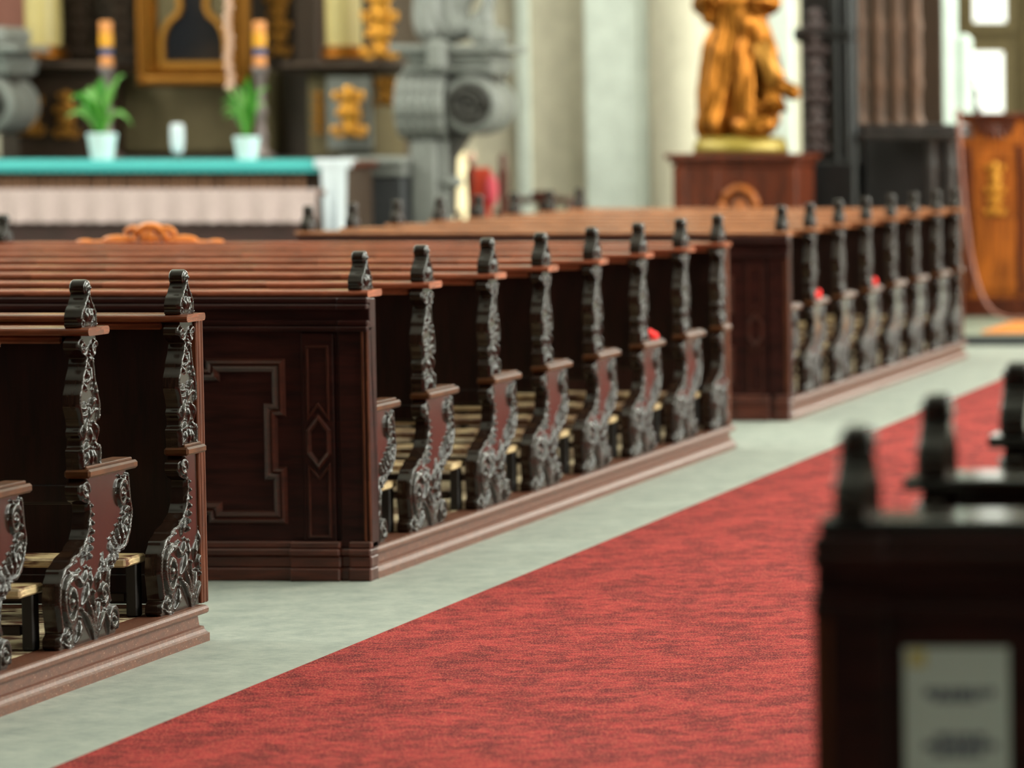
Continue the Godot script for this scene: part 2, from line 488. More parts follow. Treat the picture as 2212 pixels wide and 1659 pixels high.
func carve() -> void:
	relief.resize(RW * RH)
	var V := func(a, b): return Vector2(a, b)
	# a raised border that follows both edges of each section
	for sec in [[LEG_REAR, 0.02, 0.47, 0.013], [LEG_FRONT, 0.02, 0.08, -0.012], [LEG_FRONT, 0.12, 0.22, -0.012], [LEG_FRONT, 0.285, 0.54, -0.012], [SPLAT_REAR, 0.75, 0.965, 0.009], [SPLAT_FRONT, 0.755, 0.96, -0.009], [SPLAT_REAR, 0.6, 0.66, 0.01], [SPLAT_FRONT, 0.6, 0.66, -0.01], [FIN_REAR, 1.08, 1.2, 0.009], [FIN_FRONT, 1.08, 1.2, -0.009]]:
		var s := soft(sec[0], 0.012, sec[1], sec[2], 1)
		var pts := []
		for i in s.size(): pts.append(Vector2(s[i] + sec[3], sec[1] + (sec[2] - sec[1]) * i / (s.size() - 1)))
		stroke(pts, 0.010, 0.010, 0.012)
	# lower leg: the great oval scroll, leaves round it, a fan at the foot and two small volutes in front
	spiral(V.call(-0.255, 0.15), 0.085, 1.7, PI * 0.5, 1.0, 0.015, 0.017, 0.8)
	spiral(V.call(0.135, 0.052), 0.045, 1.6, PI, -1.0, 0.012, 0.016)
	spiral(V.call(0.055, 0.15), 0.036, 1.5, -PI * 0.5, 1.0, 0.011, 0.015)
	spiral(V.call(-0.285, 0.045), 0.036, 1.5, PI * 0.5, -1.0, 0.010, 0.014)
	for l in [[-0.05, 0.0, -0.155, 0.115, 0.1, 0.017], [-0.05, 0.0, -0.10, 0.15, 0.06, 0.017], [-0.04, 0.0, -0.045, 0.165, 0.0, 0.018], [-0.03, 0.0, 0.015, 0.13, -0.06, 0.016], [-0.02, 0.0, 0.07, 0.09, -0.1, 0.015], [-0.21, 0.01, -0.17, 0.09, 0.15, 0.014], [-0.23, 0.0, -0.32, 0.02, -0.1, 0.012], [0.09, 0.0, 0.06, 0.09, 0.1, 0.013],
			[-0.30, 0.245, -0.20, 0.285, -0.2, 0.015], [-0.27, 0.262, -0.165, 0.25, 0.2, 0.014], [-0.235, 0.275, -0.135, 0.315, -0.2, 0.014], [-0.18, 0.24, -0.12, 0.20, 0.2, 0.014], [-0.16, 0.30, -0.105, 0.36, -0.15, 0.012], [-0.13, 0.27, -0.09, 0.33, -0.1, 0.012], [-0.15, 0.2, -0.1, 0.255, 0.2, 0.013], [-0.14, 0.13, -0.085, 0.21, 0.12, 0.013], [-0.08, 0.17, -0.06, 0.245, 0.1, 0.011], [0.0, 0.165, 0.03, 0.235, -0.1, 0.011], [0.065, 0.19, 0.095, 0.26, -0.1, 0.012], [0.04, 0.2, 0.055, 0.285, 0.05, 0.010],
			[-0.095, 0.37, -0.06, 0.43, 0.15, 0.011], [-0.085, 0.41, -0.055, 0.475, 0.1, 0.010], [-0.07, 0.46, -0.065, 0.52, -0.2, 0.010]]:
		leaf(V.call(l[0], l[1]), V.call(l[2], l[3]), l[4], l[5])
	beads(V.call(-0.04, 0.46), V.call(-0.075, 0.29), -0.1, 7, 0.008, 0.012)
	spiral(V.call(-0.095, 0.515), 0.034, 1.5, 0.0, 1.0, 0.010, 0.014)
	# arm bracket
	spiral(V.call(0.245, 0.475), 0.052, 1.6, 0.3, 1.0, 0.013, 0.016, 0.85)
	spiral(V.call(0.15, 0.252), 0.034, 1.4, 0.5, -1.0, 0.011, 0.015)
	for l in [[0.29, 0.535, 0.225, 0.54, -0.2, 0.012], [0.31, 0.42, 0.255, 0.405, 0.2, 0.013], [0.305, 0.38, 0.24, 0.36, 0.2, 0.013], [0.20, 0.275, 0.16, 0.345, -0.1, 0.011], [0.22, 0.28, 0.195, 0.37, -0.08, 0.012], [0.245, 0.29, 0.232, 0.39, -0.05, 0.012], [0.16, 0.27, 0.125, 0.33, -0.1, 0.011], [0.27, 0.31, 0.28, 0.37, -0.1, 0.010]]:
		leaf(V.call(l[0], l[1]), V.call(l[2], l[3]), l[4], l[5])
	beads(V.call(0.295, 0.45), V.call(0.255, 0.32), -0.12, 6, 0.011, 0.008)
	# upper splat
	spiral(V.call(-0.088, 1.002), 0.030, 1.5, 0.0, -1.0, 0.010, 0.015)
	spiral(V.call(0.018, 1.002), 0.030, 1.5, PI, 1.0, 0.010, 0.015)
	for l in [[-0.065, 0.975, -0.02, 0.93, 0.2, 0.010], [0.0, 0.975, -0.04, 0.945, 0.1, 0.009], [-0.07, 0.945, -0.015, 0.90, 0.2, 0.011], [-0.01, 0.93, -0.06, 0.885, -0.2, 0.011], [-0.085, 0.885, -0.055, 0.86, 0.1, 0.010], [0.01, 0.895, -0.005, 0.855, -0.2, 0.011], [0.02, 0.87, 0.015, 0.82, -0.15, 0.011],
			[-0.11, 0.80, -0.075, 0.815, 0.3, 0.012], [-0.105, 0.775, -0.06, 0.79, 0.2, 0.012], [-0.02, 0.79, 0.02, 0.82, -0.3, 0.012], [-0.03, 0.765, 0.03, 0.785, -0.2, 0.012], [-0.06, 0.75, -0.035, 0.805, 0.1, 0.012], [-0.095, 0.69, -0.06, 0.75, -0.15, 0.013], [0.03, 0.69, -0.005, 0.745, 0.15, 0.013], [-0.03, 0.68, -0.03, 0.735, 0.0, 0.010], [-0.1, 0.655, -0.06, 0.685, 0.2, 0.012], [0.035, 0.655, 0.0, 0.685, -0.2, 0.012], [-0.085, 0.605, -0.065, 0.655, 0.2, 0.011], [0.02, 0.605, 0.0, 0.655, -0.2, 0.011], [-0.032, 0.6, -0.032, 0.66, 0.0, 0.013]]:
		leaf(V.call(l[0], l[1]), V.call(l[2], l[3]), l[4], l[5], 0.014)
	beads(V.call(-0.03, 0.965), V.call(-0.03, 0.99), 0.0, 3, 0.007, 0.007)
	# finial
	for l in [[-0.03, 1.09, -0.03, 1.145, 0.0, 0.012], [-0.05, 1.085, -0.07, 1.13, 0.2, 0.012], [-0.01, 1.085, 0.012, 1.13, -0.2, 0.012], [-0.03, 1.14, -0.03, 1.175, 0.0, 0.009], [-0.07, 1.078, -0.09, 1.105, 0.1, 0.008], [0.01, 1.078, 0.028, 1.105, -0.1, 0.008]]:
		leaf(V.call(l[0], l[1]), V.call(l[2], l[3]), l[4], l[5], 0.014)

func relief_at(d: float, h: float) -> float:
	var x := clampf((d - RD0) / RES, 0.0, RW - 1.001)
	var y := clampf(h / RES, 0.0, RH - 1.001)
	var i := int(x)
	var j := int(y)
	var fx := x - i
	var fy := y - j
	var k := j * RW + i
	return lerpf(lerpf(relief[k], relief[k + 1], fx), lerpf(relief[k + RW], relief[k + RW + 1], fx), fy)

func carved_slab(mb: MB, rear_pts: Array, front_pts: Array, h0: float, h1: float, ncol: int, dmin: float, dmax: float, side: float) -> void:
	var step := 0.0032
	var rear := soft(rear_pts, step, h0, h1)
	var front := soft(front_pts, step, h0, h1)
	var outer := []
	var inner := []
	var er := []
	var ef := []
	var half := 0.025
	for i in rear.size():
		var h := h0 + (h1 - h0) * i / (rear.size() - 1)
		var a := maxf(rear[i], dmin)
		var b := minf(front[i], dmax)
		var r := PackedVector3Array()
		for j in ncol + 1:
			var t := float(j) / ncol
			var d := lerpf(a, b, t)
			var edge := minf(minf(t, 1.0 - t) * (b - a), 0.008) / 0.008
			var x := half - 0.007 * (1.0 - sqrt(1.0 - (1.0 - edge) * (1.0 - edge))) + relief_at(d, h) * minf(1.0, 0.35 + edge)
			r.append(Vector3(x * side, h, -d))
		var x0: float = r[0].x
		var x1: float = r[ncol].x
		var q := PackedVector3Array([Vector3(-half * side, h, -b), Vector3(-half * side, h, -a)])
		var e := PackedVector3Array([Vector3(-half * side, h, -a), Vector3((x0 - half * side) * 0.5, h, -a), Vector3(x0, h, -a)])
		var g := PackedVector3Array([Vector3(x1, h, -b), Vector3((x1 - half * side) * 0.5, h, -b), Vector3(-half * side, h, -b)])
		if side < 0:
			r.reverse()
			q.reverse()
			e.reverse()
			g.reverse()
		outer.append(r)
		inner.append(q)
		er.append(e)
		ef.append(g)
	for s in [outer, inner, er, ef]: mb.grid(s)
	for i in [0, outer.size() - 1]:      # top and bottom lids
		var r: PackedVector3Array = outer[i]
		var mid := Vector3(-half * side, r[0].y, (r[0].z + r[ncol].z) / 2.0)
		for j in ncol:
			if i == 0: mb.tri(mid, r[j + 1], r[j])
			else: mb.tri(mid, r[j], r[j + 1])

var rail_now: StandardMaterial3D
var ends := {}
func end_meshes(dmin: float, dmax: float, side: float) -> Array:    # [panel, finial]
	var key := "%.3f %.3f %d" % [dmin, dmax, side]
	if not ends.has(key):
		var p := MB.new()
		carved_slab(p, LEG_REAR, LEG_FRONT, 0.0, 0.562, 150, dmin, dmax, side)
		carved_slab(p, SPLAT_REAR, SPLAT_FRONT, 0.588, 1.05, 56, dmin, dmax, side)
		var f := MB.new()
		carved_slab(f, FIN_REAR, FIN_FRONT, 1.073, 1.2, 34, -1.0, 1.0, side)
		var rows := []       # the rolled scroll on top, lying across the plank
		for k in 6:
			var x: float = [-0.026, -0.026, -0.02, 0.02, 0.026, 0.026][k]
			var rad: float = [0.001, 0.027, 0.032, 0.032, 0.027, 0.001][k]
			var r := PackedVector3Array()
			for j in 21:
				var a := TAU * j / 20
				r.append(Vector3(x, 1.206 + sin(a) * rad * 0.92, 0.024 - cos(a) * rad))
			rows.append(r)
		f.grid(rows, true)
		for k in 3:
			var rad: float = [0.027, 0.017, 0.010][k]
			f.ball(Vector3(0.026 * side, 1.206, 0.024), Vector3(0.006 + 0.004 * k, rad * 0.92, rad), 14)
		ends[key] = [p.done(), f.done()]
	return ends[key]

func add_end(parent: Node3D, x: float, dmin := -1.0, dmax := 1.0, side := 1.0, carved := true) -> void:
	var m := end_meshes(dmin, dmax, side)
	var e := obj("end_panel", m[0], M.carved, parent, Vector3(x, 0, 0))
	obj("finial", m[1], M.carved, e)
	var a0 := maxf(-0.125, dmin - 0.03)
	var a1 := minf(0.335, dmax + 0.02)
	var arm := MB.new()
	arm.box(Vector3(0.012 * side, 0.575, -(a0 + a1) / 2.0), Vector3(0.09, 0.03, a1 - a0), 0.008)
	arm.box(Vector3(0.006 * side, 0.594, -(a0 + a1) / 2.0), Vector3(0.07, 0.012, a1 - a0 - 0.03), 0.005)
	obj("arm_rest", arm, M.arm, e)
	var edge := MB.new()
	if dmax < 0.2:                # the moulded board that closes a front screen
		for k in 4: edge.box(Vector3((0.016 + 0.002 * (k % 2)) * side, 0.525, -dmax - 0.009 - 0.017 * k), Vector3(0.034, 1.05, 0.0165), 0.005)
		obj("moulded_edge", edge, M.edge, e)

func rail_mesh(x0: float, x1: float) -> MB:      # the top rail: a plate with a rounded nosing, and a small bead beneath
	var mb := MB.new()
	var poly := PackedVector2Array()
	var d0 := -0.112
	var d1 := 0.086
	for k in 7:
		var a := -PI / 2.0 + PI * k / 6
		poly.append(Vector2(d1 - 0.014 + 0.014 * cos(a), 1.059 + 0.014 * sin(a)))
	for k in 7:
		var a := PI / 2.0 + PI * k / 6
		poly.append(Vector2(d0 + 0.014 + 0.014 * cos(a), 1.059 + 0.014 * sin(a)))
	var t := Transform3D(Basis(Vector3(0, 0, -1), Vector3(0, 1, 0), Vector3(1, 0, 0)), Vector3(x0, 0, 0))
	mb.prism(poly, t, x1 - x0)
	mb.ab(Vector3(x0 + 0.1, 1.018, 0.092), Vector3(x1 - 0.1, 1.046, -0.02), 0.009)
	return mb

func kneeler(pew: Node3D, x0: float, x1: float, d: float, legs := 4) -> void:
	var k := MB.new()
	k.box(Vector3((x0 + x1) / 2.0, 0.208, -d), Vector3(x1 - x0, 0.032, 0.21), 0.007)
	var o := obj("kneeler", k, M.seat, pew)
	for i in legs:
		var x := lerpf(x0 + 0.03, x1 - 0.03, i / float(legs - 1))
		obj("kneeler_leg", bx(Vector3(x - 0.02, 0.0, -d - 0.03), Vector3(x + 0.02, 0.192, -d - 0.085), 0.005), M.black, o)
	obj("kneeler_stretcher", bx(Vector3(x0 + 0.06, 0.05, -d - 0.05), Vector3(x1 - 0.06, 0.085, -d - 0.075), 0.004), M.dark, o)

func body(p: Node3D, x0: float, x1: float, back_d := 0.0) -> void:
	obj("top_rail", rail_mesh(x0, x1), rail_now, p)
	var b := MB.new()
	b.ab(Vector3(x0 + 0.08, 0.468, back_d + 0.012), Vector3(x1 - 0.08, 1.045, back_d - 0.012), 0.003)
	b.ab(Vector3(x0 + 0.08, 0.468, back_d + 0.02), Vector3(x1 - 0.08, 0.53, back_d - 0.0), 0.004)
	obj("back_panel", b, M.back, p)
	var s := MB.new()
	s.box(Vector3((x0 + x1) / 2.0, 0.481, -back_d - 0.20), Vector3(x1 - x0 - 0.16, 0.024, 0.37), 0.006)
	var so := obj("seat", s, M.seat, p)
	obj("seat_apron", bx(Vector3(x0 + 0.08, 0.43, -0.33), Vector3(x1 - 0.08, 0.47, -0.35), 0.003), M.dark, so)

func pew(at: Vector3, width: float, label: String, group: String, next_d := 0.0) -> Node3D:   # an ordinary pew; its carved end stands at the aisle (x = at.x), its seat faces the altar
	var p := thing("pew", at, label, "pew", group)
	add_end(p, 0.0)
	add_end(p, -width)
	body(p, -width - 0.06, 0.058)
	kneeler(p, -width + 0.05, -0.045, -0.36 - 0.035)
	return p

func eared(x0: float, x1: float, y0: float, y1: float, e: float, nx: float, ny: float) -> PackedVector2Array:   # a panel outline whose sides step inward in the middle
	var mx := (x0 + x1) / 2.0
	var my := (y0 + y1) / 2.0
	return PackedVector2Array([Vector2(x0, y0), Vector2(mx - nx, y0), Vector2(mx - nx, y0 + e), Vector2(mx + nx, y0 + e), Vector2(mx + nx, y0), Vector2(x1, y0),
		Vector2(x1, my - ny), Vector2(x1 - e, my - ny), Vector2(x1 - e, my + ny), Vector2(x1, my + ny), Vector2(x1, y1),
		Vector2(mx + nx, y1), Vector2(mx + nx, y1 - e), Vector2(mx - nx, y1 - e), Vector2(mx - nx, y1), Vector2(x0, y1),
		Vector2(x0, my + ny), Vector2(x0 + e, my + ny), Vector2(x0 + e, my - ny), Vector2(x0, my - ny)])

func panelled(p: Node3D, x0: float, x1: float, z: float, side := 1.0, plain := false, low := -PLAT) -> void:   # the closed, panelled back of a rear pew; z is its rear face; the corner pier stands at x1 (or x0 if side is -1)
	var w := x1 - x0
	var back := obj("rear_panel", bx(Vector3(x0, 0.0, z - 0.10), Vector3(x1 - 0.0, 1.04, z - 0.02), 0.004), M.panel, p)
	var flip := func(a: float) -> float: return (x1 - a) if side > 0 else (x0 + a)      # distance from the aisle corner
	var t := Transform3D(Basis.IDENTITY, Vector3(0, 0, z - 0.02))
	# corner pier, cornice and frieze
	var a0: float = flip.call(0.0)
	var a1: float = flip.call(0.13)
	var pier := MB.new()
	pier.ab(Vector3(minf(a0, a1), 0.0, z - 0.10), Vector3(maxf(a0, a1), 0.93, z), 0.006)
	obj("corner_pier", pier, M.panel, back)
	var bead := MB.new()
	for k in 2: bead.box(Vector3(a0 - side * (0.008 + 0.018 * k), 0.465, z + 0.001), Vector3(0.012, 0.93, 0.012), 0.004)
	obj("corner_bead", bead, M.edge, back)
	var corn := MB.new()
	var prof := [[0.0, 0.0], [0.022, 0.004], [0.022, 0.022], [0.010, 0.034], [0.010, 0.05], [0.0, 0.056]]
	for c in [[0.905, 0.045], [0.995, 0.05]]:
		for seg in [[x0, x1, z - 0.018]]:
			corn.ab(Vector3(seg[0], c[0], seg[2] - 0.02), Vector3(seg[1], c[0] + c[1] * 0.45, seg[2] + 0.030), 0.008)
			corn.ab(Vector3(seg[0], c[0] + c[1] * 0.45, seg[2] - 0.02), Vector3(seg[1], c[0] + c[1], seg[2] + 0.016), 0.006)
		corn.ab(Vector3(minf(a0, a1), c[0], z - 0.04), Vector3(maxf(a0, a1), c[0] + c[1] * 0.45, z + 0.022), 0.008)
		corn.ab(Vector3(minf(a0, a1), c[0] + c[1] * 0.45, z - 0.04), Vector3(maxf(a0, a1), c[0] + c[1], z + 0.012), 0.006)
	obj("cornice", corn, M.panel, back)
	# fields between pilasters
	var bayw := 1.52
	var pos := 0.15
	var pprof := [[-0.028, 0.0], [-0.022, 0.012], [-0.008, 0.018], [0.004, 0.010], [0.012, 0.020], [0.022, 0.016], [0.030, 0.0]]
	var lprof := [[-0.006, 0.0], [-0.003, 0.006], [0.003, 0.006], [0.006, 0.0]]
	while pos + 0.2 < w and not plain:
		var p0: float = flip.call(pos)
		var p1: float = flip.call(pos + 0.135)
		var pa := minf(p0, p1)
		var pb := maxf(p0, p1)
		obj("pilaster", bx(Vector3(pa, 0.0, z - 0.06), Vector3(pb, 0.90, z - 0.006), 0.005), M.panel, back)
		var m := MB.new()
		var c := (pa + pb) / 2.0
		var tt := Transform3D(Basis.IDENTITY, Vector3(0, 0, z - 0.006))
		var hw := 0.042
		m.mould(PackedVector2Array([Vector2(c - hw, 0.05), Vector2(c + hw, 0.05), Vector2(c + hw, 0.345), Vector2(c, 0.29), Vector2(c - hw, 0.345)]), tt, lprof)
		m.mould(PackedVector2Array([Vector2(c - hw, 0.84), Vector2(c - hw, 0.545), Vector2(c, 0.60), Vector2(c + hw, 0.545), Vector2(c + hw, 0.84)]), tt, lprof)
		m.mould(PackedVector2Array([Vector2(c, 0.345), Vector2(c + hw, 0.40), Vector2(c + hw, 0.49), Vector2(c, 0.545), Vector2(c - hw, 0.49), Vector2(c - hw, 0.40)]), tt, [[-0.012, 0.0], [-0.004, 0.014], [0.004, 0.012], [0.010, 0.0]])
		obj("lozenge_moulding", m, M.moulding, back)
		if pos + 0.135 + 0.5 < w:
			var q0: float = flip.call(pos + 0.235)
			var q1: float = flip.call(minf(pos + bayw - 0.1, w - 0.1))
			var f := MB.new()
			var lo := minf(q0, q1)
			var hi := maxf(q0, q1)
			f.mould(eared(lo, hi, 0.13, 0.76, 0.036, (hi - lo) * 0.5 - 0.27, 0.135), t, pprof)
			obj("panel_moulding", f, M.moulding, back)
		pos += bayw
	# plinth with breaks under pier and pilasters
	var plinth := MB.new()
	var steps := [[low, low + 0.055, 0.018], [low + 0.055, low + 0.105, 0.006], [low + 0.105, low + 0.135, 0.020], [low + 0.135, low + 0.165, 0.008]]
	for s in steps:
		plinth.ab(Vector3(x0, s[0], z - 0.08), Vector3(x1, s[1], z - 0.012 + s[2]), 0.006)
		pos = 0.13
		while pos < w and not plain:
			var p0: float = flip.call(pos)
			var p1: float = flip.call(pos + 0.21)
			plinth.ab(Vector3(minf(p0, p1), s[0], z - 0.08), Vector3(maxf(p0, p1), s[1], z + 0.012 + s[2]), 0.006)
			pos += bayw
		plinth.ab(Vector3(minf(a0, a1 + side * 0.035) , s[0], z - 0.08), Vector3(maxf(a0, a1 + side * 0.035), s[1], z + 0.010 + s[2]), 0.006)
	obj("plinth", plinth, M.base, back)

func rear_pew(at: Vector3, width: float, label: String, group: String, side := 1.0) -> Node3D:
	var p := thing("panelled_pew", at, label, "pew", group)
	var edge := 0.066 * side
	add_end(p, 0.0, -0.04, 1.0, side)
	if side > 0:
		body(p, -width - 0.06, 0.058)
		add_end(p, -width, -0.04)
		panelled(p, -width - 0.05, edge, 0.135)
	else:
		body(p, -0.058, width)
		panelled(p, edge, width, 0.135, -1.0, true)
	return p

func screen(at: Vector3, width: float, label: String, group: String) -> Node3D:     # the closed front of a block: no seat, a solid board
	var p := thing("pew_screen", at, label, "pew front", group)
	add_end(p, 0.0, -1.0, 0.055)
	add_end(p, -width, -1.0, 0.055)
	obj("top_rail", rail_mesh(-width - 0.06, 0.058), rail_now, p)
	var b := MB.new()
	b.ab(Vector3(-width + 0.02, 0.0, -0.055), Vector3(-0.01, 1.045, -0.115), 0.004)
	obj("front_board", b, M.back, p)
	var st := MB.new()
	for x in [-width * 0.66, -width * 0.33]: st.ab(Vector3(x - 0.05, 0.0, -0.04), Vector3(x + 0.05, 1.04, -0.056), 0.004)
	st.ab(Vector3(-width + 0.03, 0.0, -0.04), Vector3(-0.03, 0.11, -0.056), 0.004)
	obj("stile", st, M.back, p)
	kneeler(p, -width + 0.05, -0.045, -0.36 - 0.035)
	return p

func platform(x0: float, x1: float, z0: float, z1: float, label: String, aisle := 1.0) -> void:
	var p := thing("pew_platform", Vector3.ZERO, label, "platform", "low wooden platforms under the pews")
	var f := MB.new()
	f.frame(x0, x1, z0, z1, [[-0.002, 0.0], [-0.002, 0.030], [0.006, 0.036], [0.012, 0.046], [0.014, 0.056], [0.026, 0.060], [0.030, 0.098], [0.018, 0.104]])
	obj("plinth_moulding", f, M.painted, p)
	var g := MB.new()
	g.frame(x0, x1, z0, z1, [[0.03, 0.103], [0.004, 0.104], [0.0, 0.109], [-0.001, 0.122], [0.004, 0.131], [0.011, 0.135], [0.12, 0.1352], [0.122, 0.10]])
	obj("nosing", g, M.painted, p)
	var w := 0.165
	var z := z0 + 0.122
	while z < z1 - 0.13:
		var e := minf(z + w, z1 - 0.122)
		obj("floor_board", bx(Vector3(x0 + 0.122, 0.10, z + 0.0015), Vector3(x1 - 0.122, 0.1345, e - 0.0015), 0.003), M.worn, p)
		z += w

# ------------------------------------------------------------------ rounded figures: capsules joined with a smooth minimum, meshed as surface nets
func figure(bones: Array, cell: float, blend: float, fold: Callable) -> ArrayMesh:
	var lo := Vector3.ONE * 1e9
	var hi := -lo
	for b in bones:
		var r := Vector3.ONE * (maxf(b[1], b[3]) + 0.08)
		lo = lo.min(b[0] - r).min(b[2] - r)
		hi = hi.max(b[0] + r).max(b[2] + r)
	var nx := int((hi.x - lo.x) / cell) + 2
	var ny := int((hi.y - lo.y) / cell) + 2
	var nz := int((hi.z - lo.z) / cell) + 2
	var f := PackedFloat32Array()
	f.resize(nx * ny * nz)
	f.fill(1.0)
	for b in bones:
		var pa: Vector3 = b[0]
		var pb: Vector3 = b[2]
		var m := maxf(b[1], b[3]) + 0.10
		var i0 := Vector3i(((pa.min(pb) - Vector3.ONE * m - lo) / cell).max(Vector3.ZERO))
		var i1 := Vector3i((pa.max(pb) + Vector3.ONE * m - lo) / cell) + Vector3i.ONE
		var ba := pb - pa
		var l2 := maxf(ba.length_squared(), 1e-8)
		for z in range(i0.z, mini(i1.z, nz)):
			for y in range(i0.y, mini(i1.y, ny)):
				for x in range(i0.x, mini(i1.x, nx)):
					var p := lo + Vector3(x, y, z) * cell
					var t := clampf((p - pa).dot(ba) / l2, 0.0, 1.0)
					var d: float = p.distance_to(pa + ba * t) - lerpf(b[1], b[3], t)
					var k := (z * ny + y) * nx + x
					var h := maxf(blend - absf(f[k] - d), 0.0) / blend
					f[k] = minf(f[k], d) - h * h * blend * 0.25
	if fold.is_valid():
		for z in nz:
			for y in ny:
				for x in nx:
					var k := (z * ny + y) * nx + x
					if absf(f[k]) < 0.09: f[k] += fold.call(lo + Vector3(x, y, z) * cell)
	var at := {}
	var mb := MB.new()
	var strides := [1, nx, nx * ny]
	for z in nz - 1:
		for y in ny - 1:
			for x in nx - 1:
				var k := (z * ny + y) * nx + x
				var sum := Vector3.ZERO
				var cnt := 0
				for ax in 3:
					var u := (ax + 1) % 3
					var w := (ax + 2) % 3
					for e in 4:
						var c := Vector3i.ZERO
						c[u] = e & 1
						c[w] = e >> 1
						var ka: int = k + c.x + c.y * nx + c.z * nx * ny
						var fa := f[ka]
						var fb := f[ka + strides[ax]]
						if (fa < 0.0) != (fb < 0.0):
							var p := Vector3(c)
							p[ax] += fa / (fa - fb)
							sum += p
							cnt += 1
				if cnt:
					at[k] = mb.v.size()
					mb.v.append(lo + (Vector3(x, y, z) + sum / cnt) * cell)
					mb.n.append(Vector3(f[k + 1] - f[k], f[k + nx] - f[k], f[k + nx * ny] - f[k]).normalized())
					mb.uv.append(Vector2.ZERO)
	for z in range(1, nz - 1):
		for y in range(1, ny - 1):
			for x in range(1, nx - 1):
				var k := (z * ny + y) * nx + x
				for ax in 3:
					if (f[k] < 0.0) == (f[k + strides[ax]] < 0.0): continue
					var du: int = strides[(ax + 1) % 3]
					var dw: int = strides[(ax + 2) % 3]
					var q := [k - du - dw, k - dw, k, k - du]
					if not (at.has(q[0]) and at.has(q[1]) and at.has(q[2]) and at.has(q[3])): continue
					if f[k] < 0.0: mb.ix.append_array([at[q[0]], at[q[2]], at[q[1]], at[q[0]], at[q[3]], at[q[2]]])
					else: mb.ix.append_array([at[q[0]], at[q[1]], at[q[2]], at[q[0]], at[q[2]], at[q[3]]])
	return mb.done()

func curl(c: Vector3, r: float, turns: float, a0: float, way: float, thick: float) -> PackedVector3Array:
	var pts := PackedVector3Array()
	var m := int(turns * 12)
	for i in m + 1:
		var t := float(i) / m
		var a := a0 + way * t * turns * TAU
		pts.append(c + Vector3(cos(a), sin(a), 0) * r * (1.0 - 0.75 * t) + Vector3(0, 0, thick * t))
	return pts

func gilt(w: float, h: float, sd: int) -> MB:        # a symmetrical gilded ornament of scrolls, leaves and bosses, w wide and h high, standing on y = 0
	var rng := RandomNumberGenerator.new()
	rng.seed = sd
	var mb := MB.new()
	var tiers := maxi(2, int(h / w * 2.2))
	for k in tiers:
		var y := h * (k + 0.5) / tiers
		var ww := w * (0.5 - 0.14 * (k % 2) - 0.08 * k / tiers)
		for s in [-1.0, 1.0]:
			mb.tube(curl(Vector3(s * ww * 0.55, y, 0.03), ww * 0.42, 1.4, PI / 2 - s * PI * 0.3, s * (1 if k % 2 else -1), 0.03), w * 0.07, w * 0.045, 7)
			mb.ball(Vector3(s * ww * 0.95, y + rng.randf_range(-0.2, 0.2) * h / tiers, 0.045), Vector3(w * 0.07, w * 0.09, w * 0.06))
		mb.ball(Vector3(0, y, 0.05), Vector3(w * 0.10, h / tiers * 0.4, w * 0.08))
	mb.ball(Vector3(0, h * 0.95, 0.04), Vector3(w * 0.16, h * 0.07, w * 0.08))
	mb.ball(Vector3(0, h * 0.5, 0.0), Vector3(w * 0.26, h * 0.5, 0.035))
	return mb

func plant(at: Vector3, sd: int, tall: float, size: float, label: String, leaves: Array) -> void:
	var p := thing("potted_plant", at, label, "potted plant", "potted plants on the altar")
	p.scale = Vector3.ONE * size
	var pot := MB.new()
	pot.lathe([[0.001, 0.0], [0.108, 0.0], [0.114, 0.012], [0.150, 0.25], [0.158, 0.252], [0.16, 0.285], [0.152, 0.29], [0.142, 0.286], [0.135, 0.24], [0.001, 0.235]], Vector3.ZERO, 28)
	obj("pot", pot, M.pot, p)
	var soil := MB.new()
	soil.lathe([[0.138, 0.236], [0.09, 0.25], [0.001, 0.255]], Vector3.ZERO, 18)
	obj("soil", soil, M.black, p)
	var rng := RandomNumberGenerator.new()
	rng.seed = sd
	for l in leaves:     # (lean sideways, height of the tip, lean forward, width, droop)
		var mb := MB.new()
		var rows := []
		var tip := Vector3(l[0], l[1] * tall, l[2])
		var root := Vector3(l[0] * 0.06, 0.24, l[2] * 0.1)
		var ctrl := Vector3(l[0] * 0.45, maxf(l[1], 0.6) * tall + l[4], l[2] * 0.4)
		var m := 12
		for i in m + 1:
			var t := float(i) / m
			var c := root.lerp(ctrl, t).lerp(ctrl.lerp(tip, t), t)
			var c2 := root.lerp(ctrl, t + 0.01).lerp(ctrl.lerp(tip, t + 0.01), t + 0.01)
			var side := (c2 - c).cross(Vector3(0.25, 0.1, 1)).normalized()
			var wv: float = l[3] * 0.72 * pow(sin(PI * minf(0.08 + t * 0.92, 1.0)), 0.75) + 0.002
			var up := side.cross(c2 - c).normalized()
			rows.append(PackedVector3Array([c - side * wv + up * wv * 0.3, c - side * wv * 0.5 + up * wv * 0.08, c, c + side * wv * 0.5 + up * wv * 0.08, c + side * wv + up * wv * 0.3]))
		mb.grid(rows)
		var back := []
		for r in rows:
			var q: PackedVector3Array = r.duplicate()
			q.reverse()
			for k in q.size(): q[k] += Vector3(0, -0.0015, -0.001)
			back.append(q)
		mb.grid(back)
		obj("leaf", mb, M.leaf if rng.randf() < 0.65 else M.leafpale, p)

